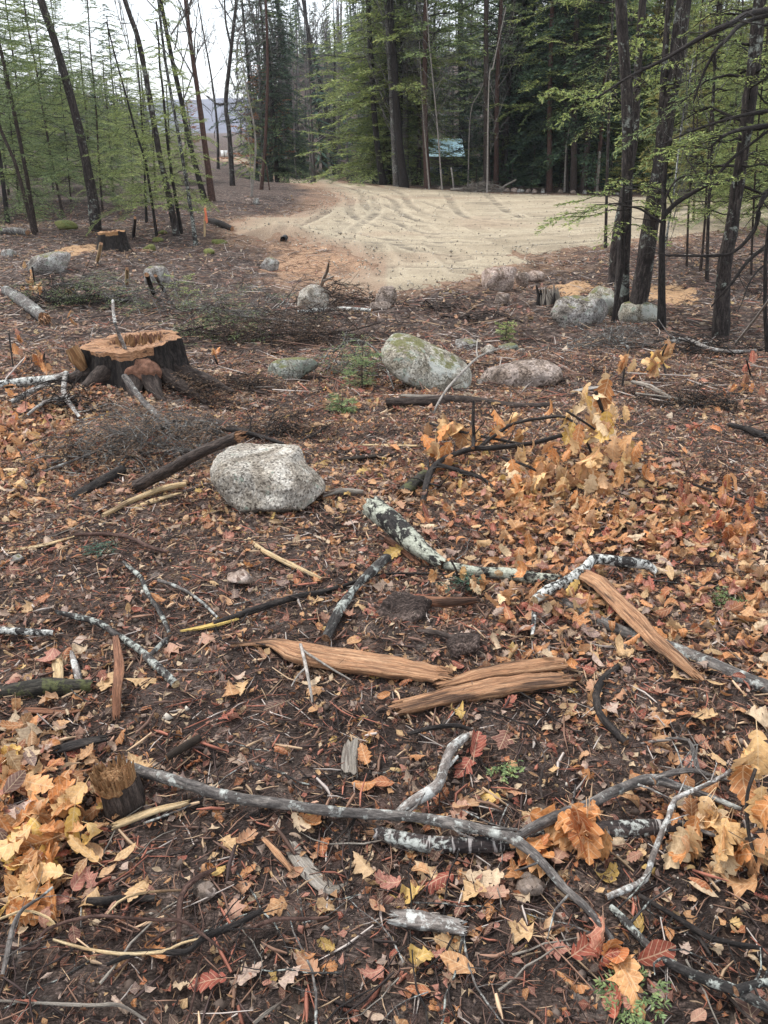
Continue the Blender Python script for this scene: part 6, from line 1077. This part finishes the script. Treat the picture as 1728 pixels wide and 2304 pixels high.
# ---------------------------------------------------------------- brush, sprigs, leafy sprouts
def brush(label, px, py, wpx, hpx, n, m, col=None, green=None, seed=0, name='brush_pile', tr=.9, ng=8, dep=.5, L=.55, cat='brush', up=.3):
    rs = np.random.default_rng(seed+300); q = P(px, py); k_ = dist(q)/FPX; W, H = wpx*k_/2, hpx*k_*1.35; mb = MB(); dirm = rs.normal(0, 1)
    for _ in range(max(3, n//9)):                  # stouter stems with cut ends
        x = rs.normal(0, .4)*W; y = rs.normal(0, .4)*W*dep+W*dep*.6; g = float(h_base(q[0]+x, q[1]+y))-q[2]; l = min(W*.9, 1.1)*rs.uniform(.5, 1); a = rs.uniform(0, 6.28); d = np.array([math.cos(a), math.sin(a)*.8, rs.uniform(-.05, .2)]); p = np.array([x, y, g+H*.25*rs.random()]); c = catmull(np.array([p-d*l*.5, p+rs.normal(0, .05*l, 3)*[1, 1, .3], p+d*l*.5]), 4); c[:, 2] = np.maximum(c[:, 2], g); r = rs.uniform(1.6, 3.6)*k_; tube(mb, c, np.linspace(r, r*.4, len(c)), 6, .15)
        for (u, v) in twiggy(c, np.full(len(c), r*.5), 5, l*.35, rs, .6): tube(mb, u, v, 3, 0, cap=False)
    for _ in range(int(n*2)):
        x, y = rs.normal(0, .45)*W, rs.normal(0, .45)*W*dep+W*dep*.6; x = np.clip(x, -W, W); g = float(h_base(q[0]+x, q[1]+y))-q[2]; z = H*rs.random()**1.6*math.exp(-(x/W)**2); l = min(L*W, .75)*rs.uniform(.4, 1.1); a = rs.uniform(0, 6.28); e = rs.normal(up, .35)
        d = np.array([math.cos(a), math.sin(a)*.8, e]); p = np.array([x, y, g+z]); b = np.array([0, 0, -.12*l]); pts = np.array([p-d*l*.5+b*.5, p, p+d*l*.5+b*.6]); pts[:, 2] = np.maximum(pts[:, 2], g+.005); r = rs.uniform(.45, 1.15)*tr*k_*1.25
        c = catmull(pts, 3); tube(mb, c, np.linspace(r, r*.35, len(c)), 3, 0, cap=False)
        for (u, v) in twiggy(c, np.full(len(c), r*.8), 4, l*.3, rs, .5): tube(mb, u[[0, 2]], v[[0, 2]]*1.3, 3, 0, cap=False)
        if green and rs.random() < .5: branch_sprays(mb, p, a, l*.9, .15, .25, rs, GREENS[green], .05, max(.018, 3.5*k_), max(.0045, .9*k_), ng, r)
    o = mb.build(name, [M[m], M['needles']]); o.location = [float(c) for c in q]; return tag(o, label, cat)
brush('dense heap of dead brown conifer twigs in front of the big stump', 285, 1045, 440, 75, 150, 'bark_grey', green='brown', seed=1, L=.55, tr=1.1, ng=5)
brush('tangle of dark twigs around the left foot of the big stump', 120, 930, 260, 55, 60, 'bark_dark', seed=2, tr=1.4)
brush('low brown twig brush at the right foot of the big stump', 440, 905, 170, 60, 55, 'bark', green='brown', seed=3, ng=5)
brush('long band of brown brush behind the low lichen boulder', 690, 780, 420, 62, 95, 'bark', green='brown', seed=4, ng=6, tr=1.0)
brush('greenish brush of hemlock twigs right of the big stump', 490, 770, 240, 60, 80, 'bark', green='mid', seed=5, ng=7)
brush('dull green brush beyond the big stump', 220, 690, 260, 50, 40, 'bark_grey', green='mid', seed=6, ng=6)
brush('brown brush beside the snag twig at the gravel edge', 760, 690, 200, 40, 60, 'bark', green='brown', seed=7, ng=5)
brush('dead twig brush on the ground below the twin trunks', 1390, 790, 260, 40, 60, 'bark_grey', green='brown', seed=8, ng=4, tr=1.2)
brush('dark brown fine brush in the soil right of the oak sprout', 1590, 925, 250, 40, 80, 'bark_dark', green='brown', seed=9, ng=6)
brush('torn root and bark rubble left of the rotten stump', 1080, 722, 170, 14, 18, 'bark', seed=10, up=.1, tr=2.2)
brush('rusty needle spray lying on the long orange slab', 740, 1520, 150, 20, 12, 'bark_red', green='brown', seed=11, tr=.6, ng=9)
brush('tangle of dead hemlock twigs right of the leaning log behind the granite boulder', 640, 985, 320, 34, 60, 'bark_dark', green='brown', seed=16, ng=4)
brush('brown slash of fine twigs between the leaning log and the stump', 420, 985, 240, 40, 60, 'bark_grey', green='brown', seed=17, ng=4)
brush('twig heap at the far edge of the gravel right of the blackish trunk', 1085, 432, 110, 16, 110, 'wood_grey', seed=12, tr=.9, up=.1)
brush('thin tangled roots in the lower left corner', 160, 2140, 380, 50, 12, 'bark_red', seed=13, tr=1.2, L=.8)
brush('dead twigs among golden leaves right of the long raised branch', 1600, 1110, 220, 45, 45, 'bark_red', seed=14, tr=1.2)
brush('dark twig tangle left of the leaning log', 150, 1040, 220, 45, 50, 'bark_dark', green='brown', seed=15, ng=4)
def sprig(label, px, py, wpx, hpx, pal, n=14, seed=0, bl=.03):
    rs = np.random.default_rng(seed+500); q = P(px, py); k_ = dist(q)/FPX; W, H = wpx*k_/2, hpx*k_; mb = MB()
    for i in range(n):
        a = rs.uniform(0, 6.28); z = H*rs.uniform(.0, .75); branch_sprays(mb, np.array([rs.normal(0, .2)*W, rs.normal(0, .2)*W, z+.01]), a, W*rs.uniform(.35, .75), rs.uniform(.1, .6), .2, rs, GREENS[pal], max(.012, W*.12), max(bl, 4*k_), max(.004, 1.0*k_), 9, .004)
    tube(mb, np.array([[0, 0, -.02], [0, 0, H*.5], [.01, 0, H*.9]]), [.007, .005, .002], 6)
    o = mb.build('evergreen_sprig', [M['bark'], M['needles']]); o.location = [float(c) for c in q]; return tag(o, label, 'sprig')
sprig('upright green hemlock sprig left of the biggest boulder', 815, 880, 100, 110, 'mid', 26, 1)
sprig('small green hemlock seedling right of the biggest boulder', 1137, 772, 56, 56, 'fresh', 20, 2)
sprig('mossy green spray on the crest of the biggest boulder', 985, 765, 60, 30, 'fresh', 10, 3) if False else None
sprig('yellowish green sprig beyond the big stump', 405, 665, 80, 50, 'fresh', 14, 4)
sprig('tiny pale green hemlock tip among leaves at right', 1130, 1735, 30, 14, 'mid', 4, 5, .010)
sprig('light green hemlock sprig under leaves at the bottom right', 1425, 2262, 90, 40, 'mid', 9, 6, .012)
sprig('small green seedling in the leaves left of the diagonal slab', 1040, 1335, 60, 26, 'blue', 9, 7, .012)
sprig('tiny green sprig on dark soil at left', 228, 1248, 44, 20, 'blue', 7, 8, .012)
sprig('small green sprig among leaves near the right edge', 1640, 1360, 60, 20, 'mid', 8, 9, .012)
sprig('low green sprig in the pale twigs below the biggest boulder', 770, 925, 60, 40, 'mid', 12, 10)

def leafy(label, stems, leaves, pal, size, m='bark_dark', name='oak_sprout', cat='oak sprout', seed=0, hang=1.1, spread=40, kinds=(0, 1, 2), lift0=0.02):
    """stems: photo polylines [(px,py),...] with foot first and lift; leaves: (px, py, count, lift in m)"""
    rs = np.random.default_rng(seed+700); foot = P(*stems[0][0][0]); root = empty(name, foot, label, cat); mb = MB()
    for pp, rp, lf in stems:
        p, r = wpts(pp, lf, rp); mb = MB(); tube(mb, p-foot, r, 6, .1); mb.build('stem', M[m], root)
    lb = MB()
    for (px, py, c, lf) in leaves:
        c = max(2, int(c*.72)); xs = px+rs.normal(0, spread*.62, c); ys = py+rs.normal(0, spread*.5, c); pos = np.array([P(a, b, lf*rs.uniform(.4, 1.1)+lift0) for a, b in zip(xs, ys)])-foot; j = kinds[rs.integers(0, len(kinds))]
        for j in kinds:
            k = rs.random(c) < 1.2/len(kinds); n = int(k.sum())
            if n: place_leaves(lb, TPL[j], pos[k], rs.uniform(.6, 1.1, n)*size, rs.uniform(0, 6.28, n), (-rs.normal(hang, .35, n) if lf > .04 else rs.normal(0, .5, n)), rs.normal(0, .5, n), rs.normal(0, 2.2, n), rs.normal(0, 1.6, n), PAL[np.array(pal)[rs.integers(0, len(pal), n)]]*np.array([1.15, 1.12, 1.0])*rs.uniform(.75, 1.25, (n, 1)), r=rs)
    lb.build('leaves', M['leaf'], root); return root
GOLD = [0, 1, 0, 3, 1, 3, 4]; ORG = [12, 2, 1, 5]; 
leafy('tall golden leaved oak sprout standing right of centre', [([(1400, 1085), (1390, 1020), (1365, 950), (1340, 880)], 4, [.0, .15, .32, .48]), ([(1385, 1000), (1330, 960), (1275, 925)], 2.5, [.15, .25, .34])],
      [(1345, 880, 7, .46), (1375, 935, 9, .36), (1395, 980, 9, .28), (1285, 945, 7, .32), (1300, 990, 8, .24), (1420, 1025, 8, .18), (1365, 1025, 9, .16), (1340, 940, 8, .36), (1340, 905, 3, .42), (1440, 990, 4, .2), (1345, 1070, 8, .1)], [0, 3, 3, 1, 4, 9], .165, seed=1, spread=34)
leafy('pair of hanging golden oak leaf clusters at right below the trees', [([(1400, 870), (1405, 830), (1412, 790)], 2.5, [0, .15, .28]), ([(1500, 850), (1490, 800), (1500, 775)], 2.5, [0, .18, .3])], [(1412, 815, 6, .24), (1490, 810, 8, .22), (1475, 830, 6, .16), (1437, 778, 2, .3), (1505, 790, 5, .22)], [0, 3, 3, 9, 1], .2, seed=2, spread=14)
leafy('golden leaved fallen branch tips above the lichen covered log', [([(1180, 1000), (1100, 985), (1010, 965), (960, 950)], 3, [.05, .1, .12, .1])], [(1000, 960, 10, .12), (1040, 985, 8, .10), (965, 1010, 8, .10), (1145, 955, 7, .16), (985, 1040, 6, .06), (1135, 980, 4, .14)], [1, 12, 0, 3], .17, seed=3, spread=28)
leafy('heap of golden leaves on the bare branch right of centre', [([(1240, 1080), (1190, 1050), (1130, 1030)], 3, [.02, .1, .1])], [(1180, 1045, 14, .10), (1210, 1080, 14, .07), (1160, 1090, 12, .05), (1240, 1100, 12, .05), (1290, 1060, 10, .10), (1190, 1130, 10, .03), (1250, 1040, 8, .14)], GOLD, .14, seed=4, spread=40)
leafy('low heap of golden and orange oak leaves at middle right', [([(1420, 1180), (1350, 1150), (1300, 1120)], 3, .04)], [(1320, 1150, 18, .05), (1370, 1190, 16, .04), (1280, 1190, 14, .04), (1400, 1130, 14, .06), (1440, 1180, 12, .03), (1180, 1230, 12, .06), (1140, 1250, 8, .05)], GOLD, .095, seed=5, spread=50)
leafy('orange oak leaf heap at the right edge', [([(1720, 1150), (1650, 1120), (1560, 1090)], 3, .06)], [(1620, 1150, 16, .08), (1680, 1170, 16, .08), (1560, 1130, 14, .06), (1650, 1200, 14, .04), (1500, 1170, 12, .03), (1700, 1110, 10, .08)], [12, 2, 1, 5, 7], .10, seed=6, spread=50)
leafy('small cluster of tan leaves hanging over the dark fallen trunk', [([(1030, 1300), (1025, 1280), (1015, 1262)], 2.5, [.0, .05, .08])], [(1015, 1290, 7, .07), (1085, 1320, 8, .05), (1120, 1340, 6, .04), (1000, 1305, 4, .05)], GOLD, .085, seed=7, spread=24)
leafy('heap of large golden leaves in the lower left corner', [([(20, 1985), (60, 1900), (110, 1830)], 3, .03)], [(110, 1830, 9, .05), (60, 1880, 10, .05), (150, 1790, 7, .04), (100, 1930, 10, .04), (40, 1960, 9, .03), (30, 1770, 8, .02), (170, 1880, 5, .03), (30, 2040, 8, .03), (90, 2000, 7, .03), (120, 1760, 6, .03), (20, 1850, 6, .04)], [0, 1, 3, 3, 9, 12], .11, seed=8, spread=42, hang=.4)
leafy('bunch of drooping golden leaves hanging on the long branch at lower right', [([(1305, 1935), (1308, 1890), (1300, 1820), (1290, 1795)], 3, [.0, .05, .10, .12])], [(1300, 1850, 7, .11), (1330, 1870, 7, .09), (1280, 1885, 6, .07), (1345, 1905, 5, .05), (1240, 1860, 5, .04), (1210, 1900, 6, .03)], [1, 1, 0, 12, 2], .125, seed=9, spread=22, hang=1.2)
leafy('large golden oak leaf cluster at the lower right edge', [([(1728, 1990), (1690, 1900), (1680, 1800), (1700, 1730)], 4, [.02, .08, .14, .18])], [(1690, 1760, 6, .16), (1710, 1820, 8, .14), (1650, 1870, 8, .09), (1590, 1880, 8, .06), (1540, 1900, 8, .05), (1640, 1930, 9, .05), (1700, 1930, 9, .07), (1560, 1840, 6, .05), (1700, 1700, 3, .18)], GOLD, .125, seed=10, spread=30, hang=1.1)
leafy('clump of curled brown leaves at the bottom right on the light green sprig', [([(1400, 2280), (1400, 2220), (1380, 2160)], 3, .02)], [(1375, 2140, 5, .03), (1440, 2170, 4, .03), (1430, 2250, 4, .02), (1385, 2270, 4, .01), (1470, 2140, 4, .04), (1350, 2120, 5, .03)], [1, 2, 5, 7, 0], .095, seed=11, spread=26, hang=.7, kinds=(0, 3, 5))
leafy('orange leaf spray standing left of the big stump', [([(96, 835), (98, 815), (100, 795)], 2, [0, .06, .14])], [(96, 806, 9, .10), (100, 822, 6, .06)], [12, 2, 12, 1], .13, seed=12, spread=14)
leafy('pale dry leaf sprout at left beyond the fallen log', [([(80, 650), (76, 625), (72, 600)], 2, [0, .2, .38]), ([(150, 665), (145, 640), (135, 615)], 2, [0, .15, .3])], [(72, 618, 9, .3), (90, 650, 10, .18), (145, 650, 8, .15), (70, 640, 6, .2), (160, 720, 4, .1)], [0, 3, 4, 1], .14, seed=13, spread=16)
leafy('dull orange leaf sprouts at the left edge beside the big stump', [([(30, 830), (25, 790), (20, 750)], 2, [0, .15, .3])], [(25, 770, 9, .2), (50, 800, 8, .12), (15, 930, 9, .05), (40, 900, 8, .03), (20, 970, 8, .04)], [2, 7, 12, 1], .12, seed=14, spread=26)
leafy('few golden leaves right of the big stump', [([(490, 820), (486, 812), (480, 800)], 2, [0, .05, .1])], [(488, 806, 7, .06)], [1, 12, 3], .13, seed=15, spread=16)
leafy('orange brown leaf sprouts on the soil at far right', [([(1690, 850), (1685, 830), (1680, 810)], 2, [0, .1, .2])], [(1680, 825, 6, .15), (1640, 870, 10, .05), (1700, 880, 9, .05), (1590, 860, 6, .04), (1560, 960, 6, .02)], [12, 2, 5, 7], .12, seed=16, spread=26)
leafy('tan leaves on the small oak twig left of the leaning log', [([(80, 1060), (60, 1040), (40, 1010)], 2, .03)], [(60, 1000, 14, .04), (40, 1060, 12, .03), (110, 1030, 10, .03), (30, 1110, 8, .02), (20, 1000, 8, .05)], GOLD+[4], .095, seed=17, spread=40)
# large single leaves lying in the foreground, one object each
LN = {0: 'lobed oak leaf', 1: 'lobed oak leaf', 2: 'lobed oak leaf', 3: 'maple leaf', 4: 'maple leaf', 5: 'oval leaf', 6: 'narrow leaf'}
proto = {}
def single_leaf(px, py, size, j, ci, lab=None, yaw=None, seed=0):
    rs = np.random.default_rng(seed+int(px)); key = (j, ci, seed % 2)
    if key not in proto:
        mb = MB(); place_leaves(mb, TPL[j], np.zeros((1, 3)), np.array([1.]), np.zeros(1), np.array([.05]), np.zeros(1), rs.normal(0, 2.2, 1), rs.normal(0, 1.4, 1), PAL[[ci]], r=rs); o = mb.build('fallen_leaf', M['leaf']); proto[key] = o.data
    else: o = bpy.data.objects.new('fallen_leaf', proto[key]); scene.collection.objects.link(o)
    q = P(px, py); s = size*dist(q)/FPX; o.scale = (s, s, s); o.location = (q[0], q[1], float(h_full(q[0], q[1]))+.016+s*.04); o.rotation_euler = (rs.normal(0, .22), rs.normal(0, .22)+(math.pi if rs.random() < .2 else 0), rs.uniform(0, 6.28) if yaw is None else yaw)
    tag(o, lab or f'{NAMES[ci]} {LN[j]} lying flat on the forest floor', 'leaf', None if lab else f'{NAMES[ci]} {LN[j][:-4]}leaves lying on the floor'); return o
for i, (px, py, s, j, ci, lab) in enumerate([(105, 1500, 95, 3, 7, 'big dull red leaf right above the mossy log'), (150, 1470, 80, 0, 2, 'red brown pointed leaf above the white barked chip'), (120, 1690, 62, 0, 7, 'pinkish star shaped oak leaf left of the dark bark slab'), (310, 1720, 110, 3, 3, 'pale curled leaf right behind the small stump'), (240, 1545, 90, 4, 3, 'pale leaf lying at the reddish splinter'), (320, 1548, 105, 4, 3, 'large pale crumpled leaf right of the reddish splinter'), (395, 1470, 75, 3, 7, 'pinkish leaf at the side twig of the arched branch'), (460, 1450, 70, 4, 7, 'reddish tan leaf above the dark needles left of centre'), (885, 1255, 80, 0, 9, 'yellow oak leaf just below the lichen covered log'), (636, 1693, 60, 0, 2, 'reddish leaf alone on dark needles at centre'), (838, 1660, 60, 5, 12, 'orange oval leaf left of the billets end') , (865, 1585, 50, 5, 1, 'round tan leaf touching the lower billet'), (1030, 1610, 85, 3, 9, 'bright yellow maple leaf below the lower billet'), (910, 1545, 55, 0, 2, 'small orange oak leaf between slab and billet'), (1350, 1630, 70, 5, 12, 'orange oval leaf right of the hooked stick') , (1490, 1632, 75, 5, 12, 'orange oval leaf lying alone in the right litter'), (1700, 1620, 120, 3, 4, 'big whitish crumpled leaf at the right edge'), (1070, 1690, 120, 0, 5, 'large dark red oak leaf beside the weathered limb'), (1040, 1740, 90, 4, 5, 'dark red leaf under the weathered limb'), (820, 1775, 80, 5, 12, 'rust orange oval leaf left of the weathered limb'), (860, 1770, 75, 5, 2, 'rust oval leaf nearest the weathered limb'),
   (700, 1860, 90, 0, 1, 'tan oak leaf hanging below the torn strip'), (245, 1975, 70, 5, 0, 'tan oval leaf right of the lower left heap'), (135, 1990, 90, 3, 3, 'straw maple leaf at the right of the lower left heap'), (520, 1915, 75, 3, 3, 'pale yellow leaf above the bent reddish root'), (495, 1975, 60, 5, 9, 'yellow small leaf beside the bent reddish root'), (530, 2055, 85, 3, 7, 'pinkish leaf right of the grey stone'), (665, 1970, 55, 5, 2, 'small orange leaf at the end of the orange strip'), (815, 1950, 90, 3, 3, 'yellowish torn leaf above the barked billet'), (870, 1990, 100, 0, 7, 'dull red oak leaf left of the barked billet'), (985, 1990, 110, 0, 5, 'dark red pointed oak leaf above the barked billet'), (1020, 2110, 80, 0, 12, 'orange leaf at the right end of the barked billet'), (945, 2165, 130, 3, 9, 'spotted yellow maple leaf below the barked billet'), (990, 2150, 60, 0, 7, 'small pink leaf beside the spotted yellow leaf'), (940, 2235, 80, 6, 2, 'brown narrow leaf below the spotted yellow leaf'), (1165, 2105, 90, 3, 3, 'pale maple leaf on bare soil right of the barked billet'), (565, 2190, 95, 3, 10, 'greyish torn leaf on black soil at the bottom'), (655, 2200, 80, 3, 10, 'greyish leaf right of the torn leaf at the bottom'), (690, 2160, 60, 5, 1, 'tan leaf above the greyish leaves at the bottom'), (410, 2215, 55, 3, 4, 'tiny white leaf on black soil at the bottom'), (1500, 2110, 85, 6, 1, 'golden narrow leaf right of the curled brown clump'), (1475, 2230, 80, 5, 11, 'grey oval leaf beside the lichen branch'), (1540, 2145, 55, 3, 10, 'pale small leaf above the lichen branch'), (1570, 2290, 70, 5, 7, 'pinkish leaf at the bottom right edge'), (1650, 2010, 120, 3, 0, 'large tan maple leaf near the lower right edge'), (1580, 2020, 90, 6, 4, 'pale curled leaf left of the large tan maple leaf'), (1090, 1985, 120, 0, 4, 'pale beige oak leaf under the long branch'), (1160, 1975, 100, 4, 1, 'golden leaf left of the long branch fork'), (1410, 1870, 90, 4, 2, 'orange leaf below the ringed log'), (60, 1760, 110, 3, 3, 'straw leaf above the lower left heap'), (160, 1760, 100, 4, 0, 'tan leaf behind the lower left heap'), (430, 1350, 40, 3, 4, 'small white leaf near the yellow tipped twig'), (545, 1560, 70, 3, 3, 'pale leaf standing in the dark needles at centre left'), (705, 1600, 50, 5, 0, 'tan oval leaf under the forked pale twig')]):
    single_leaf(px, py, s*.74, j, ci, lab, None, i)
cnt = 0
while cnt < 220:
    px, py = rng.uniform(0, 1728), rng.uniform(1050, 2290); q = P(px, py)
    if rng.random() > density(np.array([q[0]]), np.array([q[1]]))[0]*.9+.05: continue
    j = int(rng.choice(7, p=[.2, .17, .13, .17, .13, .12, .08])); ci = int(rng.choice(13, p=W0/W0.sum())); s = rng.uniform(.045, .085)*FPX/dist(q); single_leaf(px, py, s, j, ci, None, None, cnt % 3); cnt += 1

# thin autumn haze: even air round the whole place, the sky outside it
t_ = bpy.data.materials.new('haze_air'); t_.use_nodes = True; nt_ = t_.node_tree; nt_.nodes.clear(); ho = nt_.nodes.new('ShaderNodeOutputMaterial'); pv = nt_.nodes.new('ShaderNodeVolumePrincipled')
pv.inputs['Color'].default_value = (.86, .90, 1, 1); pv.inputs['Density'].default_value = .0003; pv.inputs['Anisotropy'].default_value = .2; nt_.links.new(pv.outputs[0], ho.inputs['Volume'])
mb = MB(); box(mb, (0, 480, 26), (1700, 1100, 72)); hz = mb.build('haze', t_, None, False); hz['kind'] = 'stuff'

brush('wide thicket of thin bare twigs rising between the big stump and the gravel', 560, 730, 380, 62, 40, 'bark_grey', green='mid', seed=21, ng=4, up=.5)
brush('grey green twiggy growth beyond the big stump on the left slope', 380, 705, 260, 52, 35, 'bark_grey', green='mid', seed=22, ng=5, up=.5)
brush('dark bare twigs sticking up left of the biggest boulder', 790, 850, 170, 70, 50, 'bark_grey', green='mid', seed=23, ng=5, up=.6)
brush('dark rubble of roots and soil along the near gravel edge', 985, 700, 130, 14, 16, 'bark', seed=24, tr=1.8, up=.1)
brush('low slash of grey twigs on the left slope near the fallen log', 130, 690, 260, 44, 80, 'bark_dark', green='mid', seed=25, ng=4, up=.4)
brush('fine brown slash right of the big stump on the trodden soil', 560, 880, 240, 22, 60, 'bark', green='brown', seed=26, ng=4, up=.1)
brush('dark thin branches tangled on the ground at the right tree foot', 1600, 800, 260, 30, 50, 'bark_dark', seed=27, tr=1.3, up=.2)
